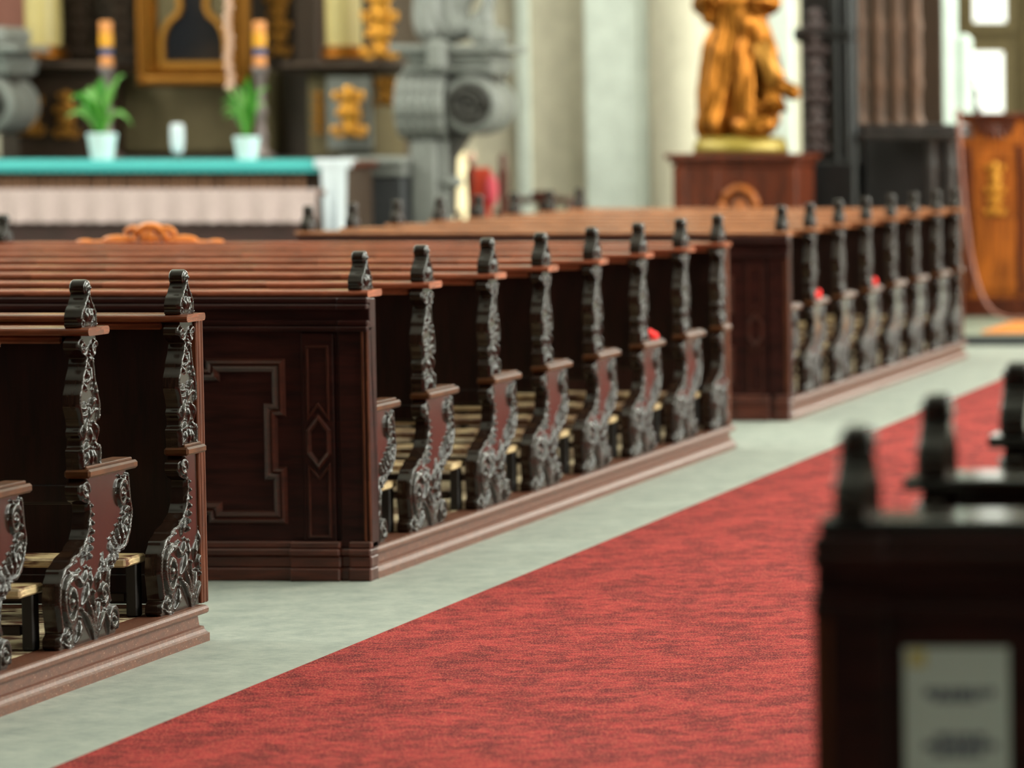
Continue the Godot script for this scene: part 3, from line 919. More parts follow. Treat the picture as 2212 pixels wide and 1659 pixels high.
# ------------------------------------------------------------------ build
func _ready() -> void:
	var cam := Camera3D.new()
	cam.name = "camera"
	add_child(cam)
	cam.position = EYE
	cam.rotation.x = PITCH
	var att := CameraAttributesPhysical.new()
	att.frustum_focal_length = 130.2
	att.frustum_focus_distance = 14.95
	att.exposure_aperture = 2.0
	att.frustum_near = 0.1
	att.frustum_far = 200.0
	cam.attributes = att
	cam.projection = Camera3D.PROJECTION_FRUSTUM
	cam.near = 0.1
	cam.far = 200.0
	cam.size = 0.1 * 1659.0 / FOCAL
	cam.frustum_offset = Vector2(0.1 * (1106.0 - CENTRE) / FOCAL, 0.0)
	cam.current = true

	var env := Environment.new()
	env.background_mode = Environment.BG_SKY
	var sky := Sky.new()
	var sm := ProceduralSkyMaterial.new()
	sm.sky_top_color = Color(0.45, 0.6, 0.85)
	sm.sky_horizon_color = Color(0.8, 0.85, 0.9)
	sm.ground_horizon_color = Color(0.6, 0.6, 0.58)
	sm.ground_bottom_color = Color(0.4, 0.4, 0.38)
	sky.sky_material = sm
	env.sky = sky
	env.tonemap_mode = Environment.TONE_MAPPER_LINEAR
	env.tonemap_exposure = 1.7
	env.sdfgi_enabled = true
	env.ssao_enabled = true
	env.ssil_enabled = true
	var we := WorldEnvironment.new()
	we.name = "environment"
	we.environment = env
	add_child(we)

	make_materials()
	var daylight := Color(0.985, 1.0, 0.955)
	for z in [-13.0, -20.0, -27.0, -34.0, -41.0]:
		window_light(Vector3(17.9, 9.5, z), -1.0, Vector2(2.6, 8.0), 5.8 if z > -30.0 else (6.5 if z > -40.0 else 10.0), daylight)
	for z in [-21.0, -29.0, -37.0]:
		window_light(Vector3(-14.9, 10.5, z), 1.0, Vector2(2.4, 6.5), 4.0, daylight)
	window_light(Vector3(9.9, 6.5, -49.0), -1.0, Vector2(3.0, 7.0), 2.5, daylight)
	window_light(Vector3(3.0, 9.0, -56.9), 2.0, Vector2(4.5, 8.0), 2.2, daylight)

	carve()
	shell()
	pews()
	altar()
	stone_figure()
	gold_statue()
	chancel_side()
	small_things()

func window_light(at: Vector3, facing: float, size: Vector2, energy: float, c: Color) -> void:
	var l := AreaLight3D.new()
	l.name = numbered("daylight")
	add_child(l, true)
	l.area_normalize_energy = false
	l.area_size = size
	l.light_color = c
	l.light_energy = energy
	l.area_range = 90.0
	l.area_attenuation = 2.0
	l.shadow_enabled = true
	l.position = at + (Vector3(0, 0, 0.14) if facing == 2.0 else Vector3(facing * 0.14, 0, 0))
	l.rotation.y = PI if facing == 2.0 else -facing * PI / 2.0
	var t := Transform3D(Basis(Vector3.UP, l.rotation.y + PI), at)     # local +z looks into the room
	var w := MB.new()
	var hx := size.x / 2.0
	var hy := size.y / 2.0
	w.mould(PackedVector2Array([Vector2(-hx, -hy), Vector2(hx, -hy), Vector2(hx, hy), Vector2(-hx, hy)]), t, [[-0.02, 0.0], [-0.0, 0.10], [0.16, 0.10], [0.18, 0.0]])
	w.mould(PackedVector2Array([Vector2(-hx, -hy), Vector2(hx, -hy), Vector2(hx, hy), Vector2(-hx, hy)]), t, [[0.02, 0.0], [0.0, 0.10], [-0.16, 0.10], [-0.18, 0.0]])
	taken["window"] = taken.get("window", 0) + 1
	var o := MeshInstance3D.new()
	o.name = "window_%d" % taken["window"]
	o.mesh = w.done()
	o.material_override = M.white
	add_child(o)
	tag(o, "", "", "", "structure")
	var g := MB.new()
	g.quad(t * Vector3(-hx, -hy, 0.04), t * Vector3(hx, -hy, 0.04), t * Vector3(hx, hy, 0.04), t * Vector3(-hx, hy, 0.04))
	var pm := StandardMaterial3D.new()
	pm.albedo_color = Color(0.9, 0.9, 0.9)
	pm.emission_enabled = true
	pm.emission = c
	pm.emission_energy_multiplier = 2.0
	obj("pane", g, pm, o)

func shell() -> void:
	struct("floor", bx(Vector3(-16, -0.3, -58), Vector3(19, 0.0, 10), 0.001), M.floor)
	struct("ceiling", bx(Vector3(-16, 16.0, -58), Vector3(19, 16.4, 10), 0.001), M.white)
	struct("wall_left", bx(Vector3(-15.4, 0, -58), Vector3(-15, 16, 10), 0.001), M.white)
	struct("wall_right", bx(Vector3(18, 0, -58), Vector3(18.4, 16, 10), 0.001), M.white)
	struct("wall_back", bx(Vector3(-15, 0, 9), Vector3(18, 16, 9.4), 0.001), M.umber)
	# the end wall of the nave, left of the chancel arch, with its pilasters
	var w := struct("wall_front", bx(Vector3(-15, 0, -43.4), Vector3(-2.2, 16, -43), 0.001), M.beige)
	for a in [[1112, 1142, 0.07], [1262, 1380, 0.16], [1640, 1712, 0.12]]:
		var x0 := spot(a[0], 200, 43.0 - a[2]).x
		var x1 := spot(a[1], 200, 43.0 - a[2]).x
		var mb := MB.new()
		mb.ab(Vector3(x0, 0.0, -43.05), Vector3(x1, 16.0, -43.0 + a[2]), 0.02)
		if a[2] > 0.15: mb.ab(Vector3(x0 + (x1 - x0) * 0.5, 0.0, -43.05), Vector3(x1 + 0.08, 16.0, -43.0 + a[2] - 0.06), 0.02)
		struct("pilaster", mb, M.white, w)
	var hc := MB.new()
	var hp := spot(1468, 200, 42.9)
	hc.lathe([[0.36, 0.0], [0.36, 0.5], [0.33, 0.55], [0.33, 16.0]], Vector3(hp.x, 0, -43.0), 40)
	struct("engaged_column", hc, M.beige, w)
	struct("wall_front_right", bx(Vector3(8.0, 0, -43.4), Vector3(18, 16, -43), 0.001), M.umber)
	struct("wall_chancel_left", bx(Vector3(-5.0, 0, -57), Vector3(-4.6, 16, -43.4), 0.001), M.beige)
	struct("wall_chancel_right", bx(Vector3(10.0, 0, -57), Vector3(10.4, 16, -43.4), 0.001), M.white)
	struct("wall_chancel", bx(Vector3(-4.6, 0, -57.4), Vector3(10.0, 16, -57), 0.001), M.olive)
	# step to the chancel
	var st := MB.new()
	st.ab(Vector3(-2.2, 0.0, -43.0), Vector3(8.0, 0.094, -35.4), 0.012)
	var step := struct("trim_1", st, M.stepstone)
	obj("riser", bx(Vector3(-2.18, 0.0, -35.42), Vector3(7.98, 0.086, -35.38), 0.004), M.slate, step)

func pews() -> void:
	var w0 := 4.14
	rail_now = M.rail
	var x := -0.062
	platform(-w0 - 0.16, 0.0, -15.26, -11.6, "low brown painted platform with moulded edge, nearest the camera")
	platform(-w0 - 0.16, 0.0, -24.30, -17.335, "low brown platform under the middle block of pews, behind the large panelled pew")
	platform(-3.28, -0.129, -33.62, -26.594, "low brown platform under the farthest block of pews")
	var ga := "pews of the nearest block"
	pew(Vector3(x, PLAT, -13.287), w0, "dark carved pew cut off by the left frame edge, only arm rest and scroll showing", ga)
	pew(Vector3(x, PLAT, -14.253), w0, "sharp dark carved pew end with brown arm rest and plain worn centre, nearest whole one", ga)
	screen(Vector3(x, PLAT, -15.22), w0, "closed front of the nearest block, half carved end with straight moulded edge", "closed fronts of pew blocks")
	rail_now = M.rail_midlit
	rear_pew(Vector3(x, PLAT, -17.387), w0, "large panelled pew back with eared frame and lozenge pilaster, second block", "panelled rear pews")
	var gb := "pews of the middle block"
	var nb := ["first carved pew end after the large panelled pew back", "second carved pew end after the large panelled pew back", "third carved pew end after the large panelled pew back", "fourth carved pew end after the large panelled pew back", "carved pew end of the middle block with a red cloth on its arm rest", "last whole carved pew end of the middle block, next to its closed front"]
	var zb := [-18.274, -19.327, -20.272, -21.267, -22.26, -23.248]
	for i in 6: pew(Vector3(x, PLAT, zb[i]), w0, nb[i], gb)
	var sb := screen(Vector3(x, PLAT, -24.192), w0, "closed front of the middle block with a carved crest standing on its rail", "closed fronts of pew blocks")
	var crest := MB.new()
	crest.tube(curl(Vector3(-0.10, 0.055, 0), 0.07, 1.1, -0.6, 1.0, 0.01), 0.020, 0.012, 8)
	crest.tube(curl(Vector3(0.10, 0.055, 0), 0.07, 1.1, PI + 0.6, -1.0, 0.01), 0.020, 0.012, 8)
	var arch := PackedVector3Array()
	for i in 13:
		var a := PI * i / 12
		arch.append(Vector3(cos(a) * 0.10, 0.02 + sin(a) * 0.10, 0))
	crest.tube(arch, 0.026, 0.026, 8)
	crest.ball(Vector3(0, 0.05, 0), Vector3(0.03, 0.06, 0.025))
	for s in [-1.0, 1.0]:
		crest.ball(Vector3(s * 0.19, 0.025, 0), Vector3(0.09, 0.035, 0.025))
		crest.ball(Vector3(s * 0.38, 0.012, 0), Vector3(0.05, 0.02, 0.02))
		crest.tube(PackedVector3Array([Vector3(s * 0.1, 0.01, 0), Vector3(s * 0.3, 0.012, 0), Vector3(s * 0.42, 0.005, 0)]), 0.016, 0.008, 8)
	obj("crest", crest, M.crest, sb, Vector3(-3.36 - x, 1.064, 0.0)).scale.y = 0.85
	var xc := x - 0.129
	rail_now = M.rail_lit
	rear_pew(Vector3(xc, PLAT, -26.646), 3.02, "narrow dark panelled pew back in the farthest block, a bright glint on its lozenge", "panelled rear pews")
	var gc := "pews of the farthest block"
	var nc := ["blurred carved pew end beside the farthest panelled back, a red cloth on its arm", "second blurred carved pew end after the farthest panelled back", "third blurred carved pew end after the farthest panelled back, a red cloth on its arm", "fourth blurred carved pew end after the farthest panelled back", "fifth blurred carved pew end after the farthest panelled back", "last whole blurred carved pew end of the farthest block"]
	var zc := [-27.563, -28.562, -29.582, -30.582, -31.549, -32.58]
	for i in 6: pew(Vector3(xc, PLAT, zc[i]), 3.02, nc[i], gc)
	screen(Vector3(xc, PLAT, -33.495), 3.02, "closed front of the farthest block, beside the pink cord and orange cabinet", "closed fronts of pew blocks")
	# right of the aisle
	platform(3.80, 7.4, -11.2, -7.392, "low wooden platform right of the carpet, under the out of focus pews")
	var xr := 3.862
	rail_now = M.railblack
	rear_pew(Vector3(xr, PLAT, -7.444), 3.4, "large out of focus dark pew at the right with a white notice on its back", "pews right of the aisle", -1.0)
	for i in 2:
		var p := thing("pew", Vector3(xr, PLAT, [-8.30, -9.385][i]), ["out of focus dark pew right of the carpet, just beyond the one with the notice", "out of focus dark finial at the right frame edge, farthest of the three"][i], "pew", "pews right of the aisle")
		add_end(p, 0.0, -1.0, 1.0, -1.0)
		body(p, -0.058, 3.4)
		kneeler(p, 0.045, 3.4, -0.395)

func drape(a: Vector3, wid: float, hgt: float, waves: float, amp: float, scallop := 0.0, flare := 0.0) -> MB:    # cloth hanging from a line that runs along +x from a, in soft folds, with thickness
	var rows := []
	var nrow := 14
	var nc := int(maxf(24.0, waves * 10.0))
	for i in nrow + 1:
		var t := 1.0 - float(i) / nrow           # bottom row first
		var r := PackedVector3Array()
		for j in nc + 1:
			var s := float(j) / nc
			var y := -hgt * t
			if scallop > 0.0: y -= t * scallop * absf(sin(s * waves * PI * 2.0))
			var z := amp * t * (sin(s * waves * TAU) + 0.4 * sin(s * waves * 2.7 * TAU + 1.0)) + 0.02 * t
			r.append(a + Vector3(wid * (s + flare * (s - 0.5) * t), y, z))
		rows.append(r)
	var mb := MB.new()
	mb.grid(rows)
	var back := []
	for r in rows:
		var q: PackedVector3Array = r.duplicate()
		q.reverse()
		for k in q.size(): q[k].z -= 0.006
		back.append(q)
	mb.grid(back)
	return mb

func altar() -> void:
	# reredos wall, steps and table; depths are metres from the camera
	var C := func(u, v, d) -> Vector3: return spot(u, v, d)
	var cx := spot(420, 200, 40.0).x
	var t := thing("altar_table", Vector3(0, 0, 0), "side altar table with brown wooden body behind the white lace", "altar")
	var top := spot(300, 349, 38.0)
	var xr := spot(744, 300, 38.0).x
	obj("steps", bx(Vector3(-13.0, 0.0, -39.0), Vector3(xr, 0.42, -37.35), 0.02), M.greydark, t)
	obj("body", bx(Vector3(-12.6, 0.42, -39.0), Vector3(xr - 0.05, top.y - 0.06, -38.05), 0.02), M.umber, t)
	obj("table_top", bx(Vector3(-12.7, top.y - 0.06, -39.0), Vector3(xr, top.y, -38.0), 0.012), M.walnut, t)
	var fr := MB.new()
	var rr := RandomNumberGenerator.new()
	rr.seed = 4
	for i in 70:
		var x := -12.4 + i * 0.08
		fr.box(Vector3(x, top.y - 0.20, -38.02), Vector3(0.03 + 0.02 * rr.randf(), 0.14, 0.03), 0.01)
	tag(obj("frieze_slat", fr, M.frieze, t), "", "", "", "stuff")
	# turquoise cloth
	var cl := MB.new()
	var xe := spot(690, 300, 37.9).x
	var prof := PackedVector2Array([Vector2(38.7, top.y), Vector2(38.7, top.y + 0.014)])
	for k in 9:
		var a := PI / 2.0 - PI / 2.0 * k / 8.0
		prof.append(Vector2(37.985 - 0.075 * cos(a), top.y - 0.061 + 0.075 * sin(a)))
	for q in [[37.908, -0.095], [37.916, -0.095], [37.92, -0.05], [37.99, 0.0]]: prof.append(Vector2(q[0], top.y + q[1]))
	cl.prism(prof, Transform3D(Basis(Vector3(0, 0, -1), Vector3(0, 1, 0), Vector3(1, 0, 0)), Vector3(-12.75, 0, 0)), xe + 12.75)
	tag(obj("altar_cloth", cl, M.turquoise), "turquoise cloth covering the side altar top, with a straight hanging edge", "altar cloth")
	var wc := MB.new()
	var wx0 := spot(676, 300, 37.85).x
	var wx1 := spot(756, 300, 37.85).x
	wc.ab(Vector3(wx0, top.y + 0.002, -38.05), Vector3(wx1, top.y + 0.022, -37.87), 0.008)
	wc.ab(Vector3(wx0, top.y - 0.055, -37.9), Vector3(wx1, top.y + 0.012, -37.86), 0.012)
	var dr := drape(Vector3(wx0 + 0.06, top.y - 0.02, -37.865), wx1 - wx0 - 0.10, 0.66, 1.6, 0.035, 0.0, -0.25)
	var wo := obj("white_cloth", wc, M.linen)
	tag(wo, "white linen cloth hanging down at the right end of the turquoise altar cloth", "altar cloth")
	obj("hanging_end", dr, M.linen, wo)
	# the lace on its rail in front
	var lz := -37.0
	var ltop := spot(300, 411, 37.0).y
	var lx := spot(684, 400, 37.0).x
	var cr := thing("communion_rail", Vector3.ZERO, "dark red-brown panelled rail in front of the side altar, under the lace", "communion rail")
	obj("rail_top", bx(Vector3(-12.8, ltop - 0.05, lz - 0.26), Vector3(lx, ltop - 0.003, lz - 0.02), 0.01), M.walnut, cr)
	obj("rail_panel", bx(Vector3(-12.8, 0.2, lz - 0.20), Vector3(lx - 0.05, ltop - 0.05, lz - 0.08), 0.01), M.rail_panel, cr)
	var lace := MB.new()
	lace.ab(Vector3(-12.8, ltop - 0.003, lz - 0.28), Vector3(lx, ltop + 0.006, lz), 0.003)
	var lo := obj("lace_cloth", lace, M.lace)
	tag(lo, "long white lace cloth with scalloped lower edge draped over the communion rail", "lace cloth")
	obj("lace_fall", drape(Vector3(-12.8, ltop + 0.002, lz + 0.004), lx + 12.8, 0.28, 26.0, 0.022, 0.012), M.lace, lo)
	# retable
	var ret := thing("retable", Vector3.ZERO, "dark brown baroque retable with gilded ornament behind the side altar", "retable")
	var y0 := spot(420, 340, 40.0).y
	var ent := spot(420, 150, 40.0).y
	var xl := spot(-110, 200, 40.0).x
	var xq := spot(880, 200, 40.0).x
	obj("plinth_stone", bx(Vector3(xl, 0.0, -40.95), Vector3(xq, y0, -40.06), 0.02), M.greydark, ret)
	obj("predella", bx(Vector3(spot(200, 340, 39.2).x, 0.0, -40.06), Vector3(spot(610, 340, 39.2).x, y0, -39.06), 0.02), M.greydark, ret)
	obj("backing", bx(Vector3(xl, 0.0, -42.9), Vector3(-7.0, 7.5, -41.2), 0.02), M.retable_back, ret)
	obj("central_field", bx(spot(270, 330, 41.0) + Vector3(0, 0, -0.3), Vector3(spot(590, 0, 41.0).x, ent, -40.95), 0.02), M.olive, ret)
	for s in [[30, 200], [660, 800]]:
		var a := spot(s[0], 332, 40.2)
		var b := spot(s[1], 158, 40.2)
		obj("pedestal", bx(Vector3(a.x, y0, -41.3), Vector3(b.x, b.y, -40.3), 0.015), M.umber if s[0] < 300 else M.olive, ret)
		var led := MB.new()
		led.ab(Vector3(a.x - 0.12, b.y, -41.3), Vector3(b.x + 0.12, b.y + 0.05, -40.15), 0.012)
		led.ab(Vector3(a.x - 0.18, b.y + 0.05, -41.3), Vector3(b.x + 0.30 if s[0] > 300 else b.x + 0.12, b.y + 0.10, -40.05), 0.018)
		obj("ledge", led, M.umber, ret)
	obj("pedestal_panel", bx(spot(707, 325, 40.15) + Vector3(0, 0, -0.1), spot(798, 165, 40.15), 0.012), M.grey, ret)
	for u in [95, 744]:      # yellow marble columns on gilded bases
		var p := spot(u, 128, 40.6)
		var col := MB.new()
		col.lathe([[0.168, 0.10], [0.172, 0.3], [0.172, 1.6], [0.150, 4.2], [0.165, 4.3]], Vector3(p.x, p.y, -40.6), 32)
		var o := obj("column", col, M.marble, ret)
		var base := MB.new()
		base.lathe([[0.001, 0.0], [0.225, 0.0], [0.235, 0.03], [0.225, 0.06], [0.190, 0.07], [0.187, 0.09], [0.205, 0.10], [0.205, 0.12], [0.168, 0.13]], Vector3(p.x, p.y, -40.6), 32)
		obj("column_base", base, M.gold, o)
	for g in [[70, 298, 0.26, 0.44, 40.2, 0], [147, 300, 0.24, 0.46, 40.2, 0], [757, 300, 0.33, 0.5, 40.05, 1], [692, 292, 0.13, 0.42, 40.2, 0], [824, 130, 0.36, 0.85, 40.35, 1], [835, 232, 0.34, 0.30, 40.3, 0], [30, 235, 0.2, 0.22, 40.2, 0]]:
		var p := spot(g[0], g[1], g[4])
		obj("gilded_ornament", gilt(g[2], g[3], int(g[0])), M.brightgold if g[5] else M.oldgold, ret, p)
	for a in [[175, 190, 60], [590, 630, 60], [262, 280, 40]]:      # gilded carving between the columns
		var p := spot((a[0] + a[1]) / 2.0, 128, 41.1)
		obj("gilded_ornament", gilt(0.26, 1.5, a[2] + int(a[0])), M.oldgold if a[0] > 300 else M.umber, ret, p + Vector3(0, 0.02, 0.1))
	for a in [[560, 660, 41.15]]:
		obj("side_pilaster", bx(spot(640, 140, 41.0) + Vector3(0, 0, -0.2), Vector3(spot(690, 0, 41.0).x, 6.5, -40.95), 0.02), M.umber, ret)
	obj("side_wall", bx(Vector3(xl - 0.3, ent, -40.9), Vector3(spot(58, 100, 40.5).x, 6.5, -40.5), 0.02), M.rose, ret)
	# picture in its gilded frame
	var pl := spot(288, 188, 40.4)
	var pr := spot(533, 188, 40.4)
	var ph := 2.6
	var pic := thing("picture", Vector3((pl.x + pr.x) / 2.0, pl.y, -40.55), "dark old painting in a broad gilded frame at the middle of the altar", "picture")
	var hw := (pr.x - pl.x) / 2.0
	var fm := MB.new()
	fm.mould(PackedVector2Array([Vector2(-hw + 0.1, 0.1), Vector2(hw - 0.1, 0.1), Vector2(hw - 0.1, ph - 0.1), Vector2(-hw + 0.1, ph - 0.1)]), Transform3D(Basis.IDENTITY, Vector3(0, 0, -0.02)), [[-0.10, 0.0], [-0.095, 0.08], [-0.06, 0.15], [-0.02, 0.10], [0.02, 0.09], [0.05, 0.13], [0.075, 0.12], [0.10, 0.04], [0.10, 0.0]])
	fm.mould(PackedVector2Array([Vector2(-hw + 0.1, 0.1), Vector2(hw - 0.1, 0.1), Vector2(hw - 0.1, ph - 0.1), Vector2(-hw + 0.1, ph - 0.1)]), Transform3D(Basis.IDENTITY, Vector3(0, 0, -0.02)), [[0.10, 0.0], [0.095, 0.08], [0.06, 0.15], [0.02, 0.10], [-0.02, 0.09], [-0.05, 0.13], [-0.075, 0.12], [-0.10, 0.04]])
	obj("frame", fm, M.framegold, pic)
	obj("board", bx(Vector3(-hw + 0.15, 0.15, -0.03), Vector3(hw - 0.15, ph - 0.15, 0.005), 0.003), M.olive, pic)
	var inn := MB.new()
	var cart := PackedVector2Array()
	var iw := hw - 0.24
	for q in [[-1, 0.22], [1, 0.22], [1, 0.44], [0.92, 0.55], [0.74, 0.64], [0.5, 0.70], [0.40, 0.78], [0.45, 0.90], [0.75, 1.0], [0.9, 1.2], [0.9, 2.2], [-0.9, 2.2], [-0.9, 1.2], [-0.75, 1.0], [-0.45, 0.90], [-0.40, 0.78], [-0.5, 0.70], [-0.74, 0.64], [-0.92, 0.55], [-1, 0.44]]: cart.append(Vector2(q[0] * iw, q[1]))
	inn.mould(cart, Transform3D(Basis.IDENTITY, Vector3(0, 0, 0.005)), [[-0.035, 0.0], [-0.02, 0.035], [0.02, 0.035], [0.035, 0.0]])
	obj("inner_frame", inn, M.oldgold, pic)
	var cv := MB.new()
	cv.prism(cart, Transform3D(Basis.IDENTITY, Vector3(0, 0, 0.0)), 0.012)
	obj("canvas", cv, M.painting, pic)
	var sb := MB.new()
	var sx := spot(492, 100, 40.3)
	for i in 12: sb.ball(Vector3(sx.x + 0.012 * sin(i * 1.7), spot(492, 188, 40.3).y + i * 0.095, -40.33), Vector3(0.045, 0.045, 0.04), 12)  # beads enlarged to the size of their blurred highlights
	sb.ball(Vector3(sx.x + 0.02, spot(492, 210, 40.3).y + 0.12, -40.33), Vector3(0.03, 0.05, 0.03), 12)
	tag(obj("bead_garland", sb, M.pearl), "string of shiny pinkish beads hanging down the right side of the picture", "garland")
	# candlesticks
	for c in [[235, "left tall candle with gold and blue bands, behind the left plant"], [566, "right tall candle with gold and blue bands, behind the right plant"]]:
		var p := spot(c[0], 334, 39.3)
		var cs := thing("candlestick", Vector3(p.x, y0, -39.3), c[1], "candle", "banded altar candles")
		var st := MB.new()
		var h: float = spot(c[0], 144, 39.3).y - y0
		st.lathe([[0.001, 0.0], [0.13, 0.0], [0.13, 0.03], [0.06, 0.07], [0.04, 0.14], [0.055, 0.2], [0.04, 0.27], [0.035, h * 0.45], [0.06, h * 0.52], [0.035, h * 0.6], [0.04, h * 0.85], [0.075, h - 0.02], [0.08, h], [0.001, h]], Vector3.ZERO, 20)
		obj("stick", st, M.pewter, cs)
		var yb := h
		for b in [[0.10, M.wax, 0.052], [0.075, M.blueband, 0.051], [0.145, M.waxgold, 0.054], [0.105, M.wax, 0.052]]:
			var cm := MB.new()
			cm.lathe([[0.001, yb], [b[2], yb], [b[2] + 0.006, yb + 0.012], [b[2] + 0.006, yb + b[0] - 0.012], [b[2], yb + b[0]], [0.001, yb + b[0]]], Vector3.ZERO, 20)
			obj("candle_band", cm, b[1], cs)
			yb += b[0]
		obj("wick", bx(Vector3(-0.004, yb, -0.004), Vector3(0.004, yb + 0.03, 0.004), 0.001), M.black, cs)
	# plants and the cup candle
	var pa := spot(213, 356, 38.0)
	plant(Vector3(pa.x, top.y + 0.012, -38.1), 5, 0.90, 0.84, "left potted plant with broad arching leaves in a white pot", [[-0.32, 0.72, 0.05, 0.045, 0.22], [-0.12, 0.85, 0.06, 0.05, 0.1], [0.02, 0.98, 0.0, 0.05, 0.05], [0.18, 0.88, 0.04, 0.042, 0.12], [0.26, 1.02, 0.0, 0.03, 0.05], [-0.36, 0.52, 0.06, 0.04, 0.12], [0.30, 0.5, 0.08, 0.03, 0.12], [-0.2, 0.62, 0.16, 0.04, 0.1], [0.1, 0.66, 0.16, 0.04, 0.08], [-0.05, 0.7, 0.2, 0.04, 0.05], [0.34, 0.42, 0.02, 0.025, 0.2], [-0.08, 0.92, -0.1, 0.045, 0.05], [0.12, 0.78, -0.1, 0.04, 0.1], [-0.24, 0.8, -0.08, 0.04, 0.12], [0.04, 0.55, 0.1, 0.045, 0.02], [-0.10, 0.55, 0.1, 0.045, 0.02]])
	var pb := spot(526, 356, 38.0)
	plant(Vector3(pb.x, top.y + 0.012, -38.1), 9, 0.98, 0.74, "right potted plant with many narrow leaves in a white pot", [[-0.28, 0.60, 0.05, 0.022, 0.2], [-0.2, 0.75, 0.06, 0.024, 0.12], [-0.1, 0.85, 0.05, 0.026, 0.1], [0.0, 0.98, 0.0, 0.026, 0.06], [0.06, 1.05, 0.03, 0.026, 0.05], [0.15, 0.9, 0.0, 0.026, 0.1], [0.22, 0.8, 0.05, 0.026, 0.15], [0.26, 0.68, 0.05, 0.024, 0.15], [-0.31, 0.72, -0.03, 0.024, 0.18], [0.2, 0.6, 0.12, 0.024, 0.1], [-0.22, 0.52, 0.12, 0.024, 0.12], [0.05, 0.7, 0.18, 0.024, 0.06], [-0.06, 0.66, 0.18, 0.024, 0.05], [-0.15, 0.9, -0.1, 0.024, 0.08], [0.1, 0.75, -0.15, 0.024, 0.1], [0.02, 0.85, 0.1, 0.026, 0.04], [-0.12, 0.6, 0.05, 0.026, 0.04], [0.1, 0.58, 0.05, 0.026, 0.04], [0.27, 0.9, -0.05, 0.02, 0.1], [-0.26, 0.86, -0.05, 0.02, 0.1]])
	var pc := spot(380, 345, 38.4)
	var cup := thing("cup_candle", Vector3(pc.x, top.y, -38.45), "small white candle in a glass on a dark foot between the two plants", "candle")
	var cm2 := MB.new()
	cm2.lathe([[0.001, 0.06], [0.038, 0.065], [0.052, 0.11], [0.06, 0.17], [0.06, 0.30], [0.054, 0.335], [0.036, 0.345], [0.001, 0.34]], Vector3.ZERO, 20)
	obj("wax", cm2, M.linen, cup)
	var cf := MB.new()
	cf.lathe([[0.001, 0.0], [0.055, 0.0], [0.055, 0.015], [0.03, 0.03], [0.05, 0.065]], Vector3.ZERO, 16)
	obj("foot", cf, M.greydark, cup)
	# dark chest with a stone cornice right of the altar
	var ca := spot(748, 375, 39.1)
	var cb := spot(880, 338, 39.1)
	var ch := thing("stone_block", Vector3.ZERO, "dark grey block with pale moulded cornice beside the white altar cloth", "stone block")
	obj("block", bx(Vector3(ca.x, 0.3, -39.6), Vector3(cb.x - 0.05, ca.y - 0.02, -39.1), 0.015), M.slate, ch)
	var cn := MB.new()
	cn.ab(Vector3(ca.x - 0.03, ca.y - 0.02, -39.6), Vector3(cb.x - 0.03, ca.y + 0.035, -39.06), 0.02)
	cn.ab(Vector3(ca.x, ca.y + 0.035, -39.6), Vector3(cb.x - 0.05, ca.y + 0.075, -39.1), 0.01)
	cn.ab(Vector3(ca.x - 0.06, ca.y + 0.075, -39.6), Vector3(cb.x - 0.02, cb.y, -39.03), 0.025)
	obj("cornice", cn, M.grey, ch)

